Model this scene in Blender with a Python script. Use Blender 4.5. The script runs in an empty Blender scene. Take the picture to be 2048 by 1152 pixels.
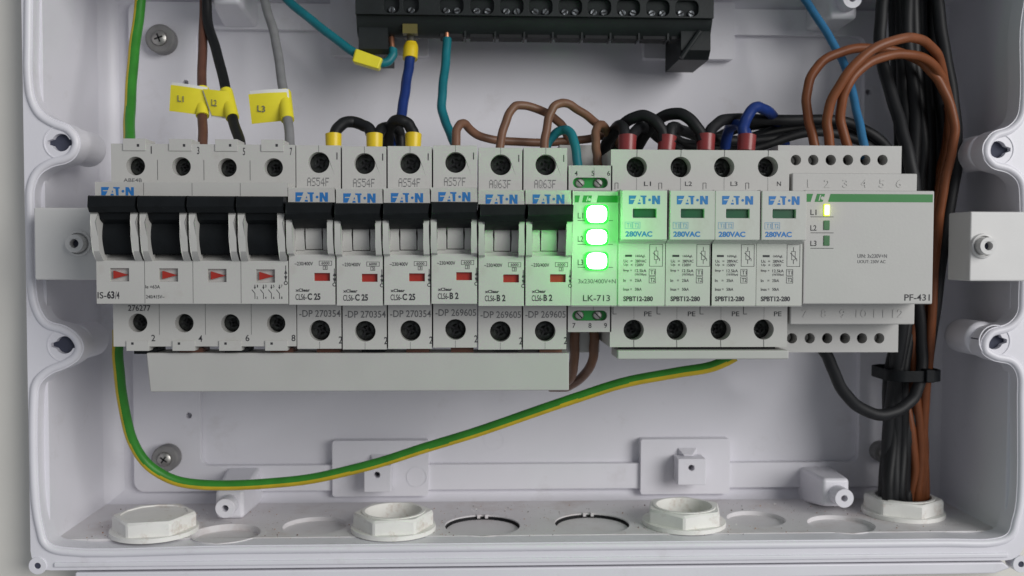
import bpy, math, random
from mathutils import Vector, Matrix
from mathutils.geometry import tessellate_polygon

random.seed(7)
S = bpy.context.scene
COL = S.collection
MM = 0.001

# ------------------------------------------------------------------ camera
# millimetres: x right, z up, h = height above the cabinet's back wall (towards the viewer)
FPX = 1950.0          # focal length in pixels of the 2048 px wide photograph
HN = 115.0            # height of the device fronts
DB = 360.0 + HN       # camera distance from the back wall
YAW = math.atan((1024 - 945) / FPX)
PIT = math.atan((576 - 500) / FPX * math.cos(YAW))
ROLL = math.radians(0.15)
FW = Vector((math.sin(YAW) * math.cos(PIT), math.cos(YAW) * math.cos(PIT), -math.sin(PIT)))
RT = FW.cross(Vector((0, 0, 1))).normalized()
UP = RT.cross(FW)
RT, UP = (math.cos(ROLL) * RT + math.sin(ROLL) * UP), (-math.sin(ROLL) * RT + math.cos(ROLL) * UP)

cd = bpy.data.cameras.new('camera')
cam = bpy.data.objects.new('camera', cd)
COL.objects.link(cam)
cd.sensor_width = 36
cd.lens = 36 * FPX / 2048
cd.clip_start = 0.01
cd.clip_end = 50
cd.dof.use_dof = True
cd.dof.focus_distance = 0.362
cd.dof.aperture_fstop = 17.0
m3 = Matrix((RT, UP, -FW)).transposed()
cam.matrix_world = Matrix.Translation((0, -DB * MM, 0)) @ m3.to_4x4()
S.camera = cam

# ------------------------------------------------------------------ light
w = bpy.data.worlds.new('World')
S.world = w
w.use_nodes = True
bg = w.node_tree.nodes['Background']
bg.inputs[0].default_value = (0.88, 0.93, 1.0, 1)
bg.inputs[1].default_value = 0.26


def area(name, loc, target, size, power, color):
    l = bpy.data.lights.new(name, 'AREA')
    l.shape = 'DISK'
    l.size = size
    l.energy = power
    l.color = color
    o = bpy.data.objects.new(name, l)
    COL.objects.link(o)
    o.location = loc
    o.rotation_euler = (Vector(target) - Vector(loc)).to_track_quat('-Z', 'Y').to_euler()
    return o


area('window_light', (1.46, -1.66, 0.58), (0.02, 0, -0.02), 1.45, 36.5, (1.0, 0.985, 0.965))
S.view_settings.view_transform = 'Standard'
S.view_settings.look = 'None'
S.view_settings.exposure = 0.0
S.view_settings.gamma = 1.0
S.view_settings.use_curve_mapping = False
S.cycles.max_bounces = 8
S.cycles.use_denoising = True
S.cycles.sample_clamp_indirect = 2.0


# ------------------------------------------------------------------ measuring helpers
def P(px, py, h):
    """photo pixel -> (x, z) in mm on the plane at height h"""
    d = FW * FPX + RT * (px - 1024) - UP * (py - 576)
    t = (DB - h) / d.y
    return (d.x * t, d.z * t)


def P3(px, py, h):
    x, z = P(px, py, h)
    return (x, z, h)


def PFLOOR(px, py, zf):
    d = FW * FPX + RT * (px - 1024) - UP * (py - 576)
    t = zf / d.z
    return (d.x * t, DB - d.y * t)          # x, h


# ------------------------------------------------------------------ materials
MATS = {}


def mat(name, col, rough=0.45, metal=0.0, var=0.05, nscale=90, bump=0.02, bscale=900, emit=None, estr=0, spec=0.5, dirt=None, each=0.0):
    if name in MATS:
        return MATS[name]
    m = bpy.data.materials.new(name)
    m.use_nodes = True
    nt = m.node_tree
    b = nt.nodes['Principled BSDF']
    b.inputs['Roughness'].default_value = rough
    b.inputs['Metallic'].default_value = metal
    b.inputs['Specular IOR Level'].default_value = spec
    tc = nt.nodes.new('ShaderNodeTexCoord')
    n = nt.nodes.new('ShaderNodeTexNoise')
    n.inputs['Scale'].default_value = nscale
    n.inputs['Detail'].default_value = 5
    nt.links.new(tc.outputs['Object'], n.inputs['Vector'])
    r = nt.nodes.new('ShaderNodeValToRGB')
    r.color_ramp.elements[0].position = 0.3
    r.color_ramp.elements[1].position = 0.7
    r.color_ramp.elements[0].color = (*[c * (1 - var) for c in col], 1)
    r.color_ramp.elements[1].color = (*[min(1, c * (1 + var)) for c in col], 1)
    nt.links.new(n.outputs['Fac'], r.inputs['Fac'])
    out = r.outputs['Color']
    if dirt:
        dcol, dscale, lo, hi, amt = dirt
        n2 = nt.nodes.new('ShaderNodeTexNoise')
        n2.inputs['Scale'].default_value = dscale
        n2.inputs['Detail'].default_value = 8
        n2.inputs['Roughness'].default_value = 0.7
        nt.links.new(tc.outputs['Object'], n2.inputs['Vector'])
        mr = nt.nodes.new('ShaderNodeMapRange')
        mr.inputs['From Min'].default_value = lo
        mr.inputs['From Max'].default_value = hi
        mr.inputs['To Max'].default_value = amt
        nt.links.new(n2.outputs['Fac'], mr.inputs['Value'])
        mx = nt.nodes.new('ShaderNodeMix')
        mx.data_type = 'RGBA'
        nt.links.new(mr.outputs['Result'], mx.inputs['Factor'])
        nt.links.new(out, mx.inputs[6])
        mx.inputs[7].default_value = (*dcol, 1)
        out = mx.outputs[2]
    if each:                                                # every moulding a shade of its own
        oi = nt.nodes.new('ShaderNodeObjectInfo')
        m2 = nt.nodes.new('ShaderNodeMapRange')
        m2.inputs['To Min'].default_value = 1 - each
        m2.inputs['To Max'].default_value = 1 + each
        nt.links.new(oi.outputs['Random'], m2.inputs['Value'])
        hs = nt.nodes.new('ShaderNodeHueSaturation')
        nt.links.new(m2.outputs['Result'], hs.inputs['Value'])
        nt.links.new(out, hs.inputs['Color'])
        out = hs.outputs['Color']
    nt.links.new(out, b.inputs['Base Color'])
    if bump:
        n3 = nt.nodes.new('ShaderNodeTexNoise')
        n3.inputs['Scale'].default_value = bscale
        n3.inputs['Detail'].default_value = 3
        nt.links.new(tc.outputs['Object'], n3.inputs['Vector'])
        bp = nt.nodes.new('ShaderNodeBump')
        bp.inputs['Strength'].default_value = bump * 5
        bp.inputs['Distance'].default_value = 0.0002
        nt.links.new(n3.outputs['Fac'], bp.inputs['Height'])
        nt.links.new(bp.outputs['Normal'], b.inputs['Normal'])
    if emit:
        b.inputs['Emission Color'].default_value = (*emit, 1)
        b.inputs['Emission Strength'].default_value = estr
    MATS[name] = m
    return m


BOX = mat('cabinet_plastic', (0.76, 0.75, 0.80), 0.38, var=0.025, nscale=25, bump=0.03,
          dirt=((0.45, 0.41, 0.40), 45, 0.58, 0.8, 0.35))
FLOOR = mat('cabinet_floor_plastic', (0.70, 0.68, 0.695), 0.5, var=0.04, nscale=40, bump=0.05,
            dirt=((0.40, 0.28, 0.23), 30, 0.52, 0.78, 0.6))
NUT = mat('nut_plastic', (0.83, 0.82, 0.79), 0.5, var=0.05, nscale=70, bump=0.05,
          dirt=((0.40, 0.26, 0.18), 110, 0.56, 0.74, 0.6))
DEV = mat('device_plastic', (0.50, 0.494, 0.475), 0.5, var=0.025, nscale=60, bump=0.03,
          dirt=((0.34, 0.29, 0.25), 75, 0.57, 0.8, 0.4), each=0.04)
DEV2 = mat('module_plastic', (0.465, 0.46, 0.445), 0.48, var=0.02, nscale=60, bump=0.03)
BRKT = mat('bracket_plastic', (0.66, 0.655, 0.645), 0.45, var=0.02)
COVER = mat('strip_plastic', (0.455, 0.45, 0.435), 0.42, var=0.03, nscale=50, bump=0.02,
            dirt=((0.34, 0.32, 0.28), 45, 0.62, 0.8, 0.3))
BLK = mat('black_plastic', (0.007, 0.0085, 0.010), 0.5, var=0.2, nscale=200, bump=0.06, spec=0.18)
TBLK = mat('terminal_black', (0.013, 0.016, 0.017), 0.5, var=0.25, nscale=80, bump=0.05, spec=0.3)
DARK = mat('recess_shade', (0.008, 0.008, 0.010), 0.8, var=0.1, bump=0)  # near-black stands for the shade inside slots, gaps and openings
NAVY = mat('hole_shade', (0.05, 0.055, 0.085), 0.8, var=0.1, bump=0)  # blue-grey fill: the shade inside screw holes put into the colour
SCREWD = mat('terminal_screw_steel', (0.035, 0.038, 0.036), 0.3, metal=0.6, var=0.6, nscale=700, bump=0.25, bscale=600)
BLKST = mat('dark_steel', (0.16, 0.17, 0.18), 0.35, metal=0.85, var=0.6, nscale=500, bump=0.3, bscale=500)  # dark steel with strongly mottled tone
STEEL = mat('steel', (0.42, 0.41, 0.39), 0.36, metal=0.9, var=0.15, nscale=300, bump=0.05)
RUBBER = mat('grey_washer', (0.21, 0.205, 0.205), 0.6, var=0.12, nscale=200, bump=0.05)
COPPER = mat('copper', (0.72, 0.33, 0.20), 0.35, metal=0.9, var=0.15, nscale=400)
RED = mat('red_flag', (0.34, 0.022, 0.013), 0.4, var=0.1, nscale=300)
REDF = mat('red_ferrule', (0.23, 0.034, 0.034), 0.33, var=0.12, nscale=200)
YEL = mat('yellow_ferrule', (0.72, 0.52, 0.015), 0.38, var=0.08, nscale=200)
TAG = mat('yellow_tag', (0.80, 0.70, 0.03), 0.45, var=0.05, nscale=120)
TAGW = mat('tag_backing', (0.75, 0.75, 0.74), 0.5)
INK = mat('black_ink', (0.03, 0.03, 0.035), 0.6, var=0.1, bump=0)
GINK = mat('grey_ink', (0.13, 0.13, 0.135), 0.6, var=0.2, nscale=900, bump=0)
BINK = mat('blue_ink', (0.016, 0.16, 0.46), 0.5, var=0.06, bump=0)
LBINK = mat('pale_blue_ink', (0.14, 0.31, 0.50), 0.5, var=0.06, bump=0)
GRNINK = mat('green_ink', (0.016, 0.19, 0.035), 0.5, var=0.05, bump=0)
GWIN = mat('green_window', (0.006, 0.085, 0.035), 0.3, var=0.1, bump=0)
GSLOT = mat('green_plastic', (0.015, 0.30, 0.05), 0.4, var=0.1)  # green plastic, its colour deepened to carry the lamps' green glow too
LEDOFF = mat('led_unlit', (0.055, 0.17, 0.07), 0.25, var=0.1, bump=0)
LEDG = mat('led_green_lit', (0.3, 0.9, 0.3), 0.3, bump=0, emit=(0.42, 1.0, 0.44), estr=14)
LEDGR = mat('led_green_rim', (0.02, 0.5, 0.03), 0.3, bump=0, emit=(0.01, 1.0, 0.03), estr=1.3)
LEDY = mat('led_yellow_lit', (0.8, 0.9, 0.2), 0.3, bump=0, emit=(1.0, 1.0, 0.35), estr=3.0)
LEDYR = mat('led_yellow_rim', (0.6, 0.7, 0.02), 0.3, bump=0, emit=(0.62, 0.85, 0.0), estr=0.9)
WALLM = mat('painted_wall', (0.74, 0.72, 0.67), 0.75, var=0.02, nscale=30, bump=0.05, bscale=400)


def wire_mat(name, c, rough=0.42):
    return mat(name, c, rough, var=0.12, nscale=160, bump=0.03, bscale=500, spec=0.35)


W_GRN = wire_mat('earth_green', (0.035, 0.22, 0.025))
W_YEL = wire_mat('earth_yellow', (0.55, 0.40, 0.02))
W_BRN = wire_mat('brown_insulation', (0.115, 0.050, 0.034))
W_TAN = wire_mat('tan_brown_insulation', (0.17, 0.085, 0.052))
W_ORG = wire_mat('rust_brown_insulation', (0.19, 0.060, 0.022))
W_BLK = wire_mat('black_insulation', (0.006, 0.0065, 0.0075), 0.5)
W_BLK2 = wire_mat('charcoal_insulation', (0.009, 0.0095, 0.011), 0.55)
W_GRY = wire_mat('grey_insulation', (0.21, 0.21, 0.215))
W_TEAL = wire_mat('teal_insulation', (0.008, 0.155, 0.19))
W_BLU = wire_mat('navy_insulation', (0.008, 0.030, 0.16))
W_SKY = wire_mat('sky_blue_insulation', (0.03, 0.15, 0.30))

# ------------------------------------------------------------------ text (one evaluation for all strings)
TXT = {}
STR = {}


def want(*ss, bold=0.0):
    for s in ss:
        STR[(s, bold)] = 1


want('1', '2', '3', '4', '5', '6', '7', '8', '9', '10', '11', '12', 'L1', 'L2', 'L3', 'N', 'PE', '276277', '-DP 270354', '-DP 269605',
     '~230/400V', '6000', 'CLS6-', '/4', 'IS-', 'Ie =63A', '240/415V~', '3x230/400V+N', 'LK-713', 'PF-431', 'UIN: 3x230V+N', 'UOUT: 230V AC',
     'T1', 'T2', '160AgL', 'Uc  =', 'Up  \u2264', 'Iimp =', 'In   =', 'Imax =', '280VAC', '1500V', '12.5kA', '(10/350\u00b5s)', '25kA', '50kA', 'ABE4B')
want('63', 'xClear', 'C 25', 'B 2', 'SPBT12-280', '280VAC', bold=0.025)
tmp = []
for (s, b) in STR:
    c = bpy.data.curves.new('tmp', 'FONT')
    c.body = s
    c.offset = b + .009
    c.resolution_u = 3
    o = bpy.data.objects.new('tmp', c)
    COL.objects.link(o)
    tmp.append((s, b, o, c))
bpy.context.view_layer.update()
dg = bpy.context.evaluated_depsgraph_get()
for s, b, o, c in tmp:
    me = bpy.data.meshes.new_from_object(o.evaluated_get(dg))
    vs = [(v.co.x, v.co.y) for v in me.vertices]
    x0 = min(v[0] for v in vs); x1 = max(v[0] for v in vs)
    y0 = min(v[1] for v in vs); y1 = max(v[1] for v in vs)
    TXT[(s, b)] = ([((v[0] - x0) / (x1 - x0), (v[1] - y0) / (y1 - y0)) for v in vs], [tuple(p.vertices) for p in me.polygons])
    bpy.data.meshes.remove(me)
for s, b, o, c in tmp:
    bpy.data.objects.remove(o)
    bpy.data.curves.remove(c)

DOTS = {
    'A': ('01110', '10001', '10001', '11111', '10001', '10001', '10001'), 'S': ('01111', '10000', '10000', '01110', '00001', '00001', '11110'),
    '5': ('11111', '10000', '11110', '00001', '00001', '10001', '01110'), '4': ('00010', '00110', '01010', '10010', '11111', '00010', '00010'),
    'F': ('11111', '10000', '10000', '11110', '10000', '10000', '10000'), '7': ('11111', '00001', '00010', '00100', '01000', '01000', '01000'),
    'Q': ('01110', '10001', '10001', '10001', '10101', '10010', '01101'), '6': ('00110', '01000', '10000', '11110', '10001', '10001', '01110'),
    '3': ('11111', '00010', '00100', '00010', '00001', '10001', '01110')}


# ------------------------------------------------------------------ mesh collector (mm, (x, z, h))
class M:
    def __init__(s):
        s.v = []; s.f = []; s.mi = []; s.m = 0; s.xf = None; s.mats = []

    def use(s, m):
        if m not in s.mats:
            s.mats.append(m)
        s.m = s.mats.index(m)
        return s

    def add(s, vs, fs, mi=None):
        o = len(s.v)
        if s.xf:
            vs = [s.xf(*v) for v in vs]
        s.v += [tuple(v) for v in vs]
        for k, f in enumerate(fs):
            s.f.append(tuple(i + o for i in f))
            s.mi.append(s.m if mi is None else mi[k])

    def box(s, x0, x1, z0, z1, h0, h1):
        s.add([(x, z, h) for h in (h0, h1) for z in (z0, z1) for x in (x0, x1)],
              [(0, 2, 3, 1), (4, 5, 7, 6), (0, 1, 5, 4), (2, 6, 7, 3), (0, 4, 6, 2), (1, 3, 7, 5)])

    def taper(s, a, b, h0, h1):
        (ax0, ax1, az0, az1), (bx0, bx1, bz0, bz1) = a, b
        s.add([(ax0, az0, h0), (ax1, az0, h0), (ax0, az1, h0), (ax1, az1, h0), (bx0, bz0, h1), (bx1, bz0, h1), (bx0, bz1, h1), (bx1, bz1, h1)],
              [(0, 2, 3, 1), (4, 5, 7, 6), (0, 1, 5, 4), (2, 6, 7, 3), (0, 4, 6, 2), (1, 3, 7, 5)])

    def prism(s, prof, x0, x1):
        """profile [(z, h)] extruded along x"""
        n = len(prof)
        a = sum(prof[i][0] * prof[(i + 1) % n][1] - prof[(i + 1) % n][0] * prof[i][1] for i in range(n))
        if a < 0:
            prof = prof[::-1]
        vs = [(x0, z, h) for z, h in prof] + [(x1, z, h) for z, h in prof]
        fs = [(i, (i + 1) % n, n + (i + 1) % n, n + i)[::-1] for i in range(n)]
        tri = tessellate_polygon([[Vector((z, h, 0)) for z, h in prof]])
        fs += [tuple(t) for t in fix(tri, prof, False)] + [tuple(i + n for i in t) for t in fix(tri, prof, True)]
        s.add(vs, fs)

    def plate(s, outer, holes, h0, h1):
        loops = [ccw(outer, True)] + [ccw(hh, False) for hh in holes]
        flat = [p for l in loops for p in l]
        n = len(flat)
        tri = tessellate_polygon([[Vector((x, z, 0)) for x, z in l] for l in loops])
        vs = [(x, z, h1) for x, z in flat] + [(x, z, h0) for x, z in flat]
        fs = [tuple(t) for t in fix(tri, flat, True)] + [tuple(i + n for i in t) for t in fix(tri, flat, False)]
        o = 0
        for l in loops:
            k = len(l)
            for i in range(k):
                a, b = o + i, o + (i + 1) % k
                fs.append((a, n + a, n + b, b))
            o += k
        s.add(vs, fs)

    def flat(s, outer, h, holes=()):
        loops = [ccw(outer, True)] + [ccw(hh, False) for hh in holes]
        fl = [p for l in loops for p in l]
        tri = tessellate_polygon([[Vector((x, z, 0)) for x, z in l] for l in loops])
        s.add([(x, z, h) for x, z in fl], [tuple(t) for t in fix(tri, fl, True)])

    def rect(s, x0, x1, z0, z1, h):
        s.add([(x0, z0, h), (x1, z0, h), (x1, z1, h), (x0, z1, h)], [(0, 1, 2, 3)])

    def frame(s, x0, x1, z0, z1, h, t):
        s.flat([(x0, z0), (x1, z0), (x1, z1), (x0, z1)], h, [[(x0 + t, z0 + t), (x1 - t, z0 + t), (x1 - t, z1 - t), (x0 + t, z1 - t)]])

    def line(s, a, b, t, h):
        d = Vector((b[0] - a[0], b[1] - a[1])).normalized() * t / 2
        s.flat([(a[0] - d.y, a[1] + d.x), (a[0] + d.y, a[1] - d.x), (b[0] + d.y, b[1] - d.x), (b[0] - d.y, b[1] + d.x)], h)

    def cyl(s, cx, cz, r, h0, h1, n=28, r1=None):
        r1 = r if r1 is None else r1
        a = [2 * math.pi * i / n for i in range(n)]
        vs = [(cx + r * math.cos(t), cz + r * math.sin(t), h0) for t in a] + [(cx + r1 * math.cos(t), cz + r1 * math.sin(t), h1) for t in a]
        s.add(vs, [(i, (i + 1) % n, n + (i + 1) % n, n + i) for i in range(n)] + [tuple(range(n, 2 * n)), tuple(range(n))[::-1]])

    def lathe(s, cx, cz, prof, n=32):
        """rings [(r, h)] turned about the h axis"""
        vs = []; fs = []
        for r, h in prof:
            vs += [(cx + r * math.cos(2 * math.pi * i / n), cz + r * math.sin(2 * math.pi * i / n), h) for i in range(n)]
        for k in range(len(prof) - 1):
            for i in range(n):
                j = (i + 1) % n
                fs.append((k * n + i, k * n + j, (k + 1) * n + j, (k + 1) * n + i))
        s.add(vs, fs)

    def text(s, t, x0, z0, x1, z1, h, bold=0.0):
        vs, fs = TXT[(t, bold)]
        s.add([(x0 + u * (x1 - x0), z0 + v * (z1 - z0), h) for u, v in vs], fs)

    def dots(s, t, x0, z0, x1, z1, h):
        n = len(t) * 6 - 1
        dx = (x1 - x0) / n; dz = (z1 - z0) / 7
        for k, ch in enumerate(t):
            for j, row in enumerate(DOTS[ch]):
                for i, b in enumerate(row):
                    if b == '1':
                        cx = x0 + (k * 6 + i + .5) * dx; cz = z1 - (j + .5) * dz
                        s.rect(cx - dx * .40, cx + dx * .40, cz - dz * .42, cz + dz * .42, h)

    def tube(s, pts, r, n=12, side=None, m2=None, closed=False):
        """tube along smoothed points; side: faces on the travel's right-hand side get material m2"""
        pts = [Vector((p[0], p[1], p[2])) for p in pts]
        k = len(pts)
        T = []
        for i in range(k):
            a = pts[(i + 1) % k] if (closed or i < k - 1) else pts[i]
            b = pts[(i - 1) % k] if (closed or i > 0) else pts[i]
            T.append((a - b).normalized())
        up = Vector((0, 0, 1)) if abs(T[0].z) < 0.9 else Vector((1, 0, 0))
        N = [(up - T[0] * up.dot(T[0])).normalized()]
        for i in range(1, k):
            v = N[-1] - T[i] * N[-1].dot(T[i])
            N.append(v.normalized())
        vs = []; fs = []; mi = []
        rr = r if callable(r) else (lambda u: r)
        for i in range(k):
            B = T[i].cross(N[i])
            q = rr(i / (k - 1))
            for j in range(n):
                a = 2 * math.pi * j / n
                vs.append(pts[i] + (N[i] * math.cos(a) + B * math.sin(a)) * q)
        for i in range(k if closed else k - 1):
            i2 = (i + 1) % k
            for j in range(n):
                j2 = (j + 1) % n
                fs.append((i * n + j, i2 * n + j, i2 * n + j2, i * n + j2)[::-1])
                m = s.m
                if side is not None:
                    c = (vs[i * n + j] + vs[i * n + j2] + vs[i2 * n + j] + vs[i2 * n + j2]) / 4 - (pts[i] + pts[i2]) / 2
                    sd = Vector((T[i].y, -T[i].x, 0.0))
                    if sd.length > 1e-4:
                        sd = (sd.normalized() + Vector((0, 0, side[1]))).normalized()
                        if c.normalized().dot(sd) > side[0] + .09 * math.sin(i * .11) + .05 * math.sin(i * .29):
                            m = m2
                mi.append(m)
        if not closed:
            fs.append(tuple(range(n))); mi.append(s.m)
            fs.append(tuple(range((k - 1) * n, k * n))[::-1]); mi.append(s.m)
        s.add(vs, fs, mi)

    def build_split(s, name, parent, hcut, parts=('upper', 'front', 'lower')):
        sub = {}
        for f, mi in zip(s.f, s.mi):
            c = [sum(s.v[i][k] for i in f) / len(f) for k in (0, 1, 2)]
            key = 'front' if c[2] > hcut else ('upper' if c[1] > 0 else 'lower')
            q = sub.setdefault(key, M())
            q.use(s.mats[mi])
            mp = q.__dict__.setdefault('mp', {})
            for i in f:
                if i not in mp:
                    mp[i] = len(q.v)
                    q.v.append(s.v[i])
            q.f.append(tuple(mp[i] for i in f))
            q.mi.append(q.m)
        for q in sub.values():
            q.build(name, parent, smooth=0)

    def build(s, name, parent=None, origin=None, bevel=0.0, smooth=35, seg=2):
        o3 = origin
        if o3 is None:
            if parent is not None:
                o3 = parent['_o']
            else:
                o3 = [(min(v[i] for v in s.v) + max(v[i] for v in s.v)) / 2 for i in range(3)]
        me = bpy.data.meshes.new(name)
        me.from_pydata([((v[0] - o3[0]) * MM, -(v[2] - o3[2]) * MM, (v[1] - o3[1]) * MM) for v in s.v], [], s.f)
        for m in s.mats:
            me.materials.append(m)
        me.polygons.foreach_set('material_index', s.mi)
        me.validate()
        me.update()
        if smooth:
            me.polygons.foreach_set('use_smooth', [True] * len(me.polygons))
            me.set_sharp_from_angle(angle=math.radians(smooth))
        o = bpy.data.objects.new(name, me)
        COL.objects.link(o)
        if parent is not None:
            o.parent = parent
            o['_o'] = list(parent['_o'])
        else:
            o.location = (o3[0] * MM, -o3[2] * MM, o3[1] * MM)
            o['_o'] = list(o3)
        if bevel:
            b = o.modifiers.new('bevel', 'BEVEL')
            b.width = bevel * MM
            b.segments = seg
            b.limit_method = 'ANGLE'
            b.angle_limit = math.radians(50)
            b.harden_normals = bool(smooth)
        return o


def fix(tri, pts, pos):
    out = []
    for t in tri:
        a, b, c = (pts[i] for i in t)
        ar = (b[0] - a[0]) * (c[1] - a[1]) - (c[0] - a[0]) * (b[1] - a[1])
        out.append(t if (ar > 0) == pos else t[::-1])
    return out


def ccw(l, pos):
    a = sum(l[i][0] * l[(i + 1) % len(l)][1] - l[(i + 1) % len(l)][0] * l[i][1] for i in range(len(l)))
    return list(l) if (a > 0) == pos else list(l)[::-1]


def circle(cx, cz, r, n=28):
    return [(cx + r * math.cos(2 * math.pi * i / n), cz + r * math.sin(2 * math.pi * i / n)) for i in range(n)]


def rrect(x0, x1, z0, z1, r, n=5):
    o = []
    for cx, cz, a0 in ((x1 - r, z1 - r, 0), (x0 + r, z1 - r, 90), (x0 + r, z0 + r, 180), (x1 - r, z0 + r, 270)):
        for i in range(n + 1):
            a = math.radians(a0 + 90 * i / n)
            o.append((cx + r * math.cos(a), cz + r * math.sin(a)))
    return o


def rect4(x0, x1, z0, z1):
    return [(x0, z0), (x1, z0), (x1, z1), (x0, z1)]


def smoothpts(pts, n=8, closed=False):
    k = len(pts)
    V = [Vector(p) for p in pts]
    out = []
    for i in range(k if closed else k - 1):
        p1, p2 = V[i], V[(i + 1) % k]
        p0 = V[(i - 1) % k] if (closed or i > 0) else p1 * 2 - p2
        p3 = V[(i + 2) % k] if (closed or i < k - 2) else p2 * 2 - p1
        d1 = max((p2 - p1).length, 1e-6) ** .5
        d0 = max((p1 - p0).length, 1e-6) ** .5
        d2 = max((p3 - p2).length, 1e-6) ** .5
        m1 = (p1 - p0) / d0 - (p2 - p0) / (d0 + d1) + (p2 - p1) / d1
        m2 = (p2 - p1) / d1 - (p3 - p1) / (d1 + d2) + (p3 - p2) / d2
        m1 *= d1; m2 *= d1
        for j in range(n):
            t = j / n
            out.append(p1 * (2 * t ** 3 - 3 * t ** 2 + 1) + m1 * (t ** 3 - 2 * t ** 2 + t) + p2 * (-2 * t ** 3 + 3 * t ** 2) + m2 * (t ** 3 - t ** 2))
    if not closed:
        out.append(V[-1])
    return out


def tag(o, label, cat, group=None):
    o['label'] = label
    o['category'] = cat
    if group:
        o['group'] = group
    return o


def thing(name, label, cat, org, group=None):
    o = bpy.data.objects.new(name, None)
    o.empty_display_size = 0.01
    COL.objects.link(o)
    o.location = (org[0] * MM, -org[2] * MM, org[1] * MM)
    o['_o'] = list(org)
    return tag(o, label, cat, group)


def reuse(src, parent, name):
    """the same mesh again under another thing"""
    o = src.copy()
    COL.objects.link(o)
    o.name = name
    o.parent = parent
    return o


def kind(o, k='structure'):
    o['kind'] = k
    return o


# ================================================================== setting
m = M().use(WALLM)
m.plate(rect4(-1500, 1500, -1200, 1200), [rrect(-181.6, 236.6, -132.6, 131.6, 8)], -30, 58)
m.plate(rect4(-300, 350, -250, 250), [], -40, -4.5)
kind(m.build('wall'))

# ================================================================== cabinet
XL, XR, ZB, ZT = -175.5, 230.5, -122.0, 122.0
cab = thing('electrical_cabinet', 'large open white plastic distribution cabinet holding the whole row of devices', 'cabinet', (0, ZB, 0))

m = M().use(BOX)
m.plate(rrect(XL - 4, XR + 4, ZB - 7, ZT + 7, 9), [rrect(XL, XR, ZB - 3, ZT, 5)], -3.5, 66)
m.box(XL - 2, XR + 2, ZB - 5, ZT + 2, -3, 0)


def arc_prof(r, n=6):
    return [(0, 0)] + [(r - r * math.sin(math.pi / 2 * i / n), r - r * math.cos(math.pi / 2 * i / n)) for i in range(n + 1)]


pr = arc_prof(9)
m.prism([(ZB - .5 + a, -.5 + b) for a, b in pr], XL - 1, XR + 1)
m.prism([(ZT + .5 - a, -.5 + b) for a, b in pr], XL - 1, XR + 1)
m.xf = lambda x, z, h: (z, x, h)
m.prism([(XL - .5 + a, -.5 + b) for a, b in arc_prof(11)], ZB - 1, ZT + 1)
m.prism([(XR + .5 - a, -.5 + b) for a, b in arc_prof(11)], ZB - 1, ZT + 1)
m.xf = None
m.build('body', cab, bevel=0.8)

# back wall relief: raised frame round a recessed centre, with four pads
fx0 = P(265, 700, 4)[0]; fx1 = 222.0
gx0, gz0 = P(402, 932, 4); gx1 = P(1716, 925, 4)[0]; gz1 = -gz0
fz0 = P(265, 984, 4)[1]
hl1 = P(378, 831, 4); hl2 = P(371, 166, 4); hr2 = P(1736, 185, 4)
m = M().use(BOX)
m.plate(rrect(fx0, fx1, fz0, -fz0, 5), [rrect(gx0, gx1, gz0, gz1, 4)] + [circle(a, b, 1.4, 14) for a, b in (hl1, hl2, hr2)], 0, 4.2)
m.build('back_frame', cab, bevel=0.7, seg=2)
padx = [(P(665, 930, 5.5)[0], P(857, 930, 5.5)[0]), (P(1281, 930, 5.5)[0], P(1459, 930, 5.5)[0])]
pz0, pz1 = P(760, 992, 5.5)[1], P(760, 881, 5.5)[1]
for a, b in padx:
    for sg in (1, -1):
        m = M().use(BOX)
        m.plate(rrect(a, b, *sorted((sg * pz0, sg * pz1)), 1.2), [], -.2, 6.2)
        m.build('mounting_pad', cab, bevel=0.5)
# small square bosses with a screw hole on the lower pads
for (c, w2) in (((755, 958), 27), ((1384, 944), 28)):
    cx, cz = P(c[0], c[1], 17)
    x0 = P(c[0] - w2, c[1], 17)[0]; x1 = P(c[0] + w2, c[1], 17)[0]
    m = M().use(BOX)
    hx, hz = P(c[0] - 1, c[1] - 8, 17)
    m.plate(rect4(x0, x1, cz - 6.3, cz + 6.3), [circle(hx, hz, 1.45, 16)], 6.4, 17)
    m.taper((x0 + 2, x1 - 2, cz + 6.3, cz + 9.5), (x0 + 4, x1 - 5, cz + 6.3, cz + 7), 6.4, 11)
    b = m.build('screw_boss', cab, bevel=0.6)
    m = M().use(NAVY)
    m.cyl(hx, hz, 1.4, 6.6, 8.5, 14)
    m.build('hole', b)
for c in ((835, 948), (988, 880)):
    cx, cz = P(c[0], c[1], 0)
    m = M().use(BOX)
    hh = 6.1 if c[0] == 835 else -.2
    m.lathe(cx, cz, [(4.6, hh), (4.6, hh + .35), (5.0, hh + .35), (5.0, hh)])
    m.build('ejector_mark', cab)

# four corner posts
for (bx, bz, tx, tz, cx, cz) in ((490, 968, 459, 1010, 450, 1017), (1630, 968, 1672, 985, 1689, 997)):
    for sg in (1, -1):
        m = M().use(BOX)
        ax, az = P(bx, bz, 2)
        ex, ez = P(tx, tz, 34)
        m.taper((ax - 8.5, ax + 8.5, *sorted((sg * (az - 9), sg * (az + 9)))), (ex - 6.3, ex + 6.3, *sorted((sg * (ez - 6.5), sg * (ez + 6.5)))), 0, 34)
        o = m.build('corner_post', cab, bevel=2.0, seg=3)
        m = M().use(BOX)
        qx, qz = P(cx, cz, 42)
        qz *= sg
        m.plate(circle(qx, qz, 4.3, 24), [circle(qx, qz, 1.5, 16)], 33, 42)
        p = m.build('post_tip', o, bevel=0.5)

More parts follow.
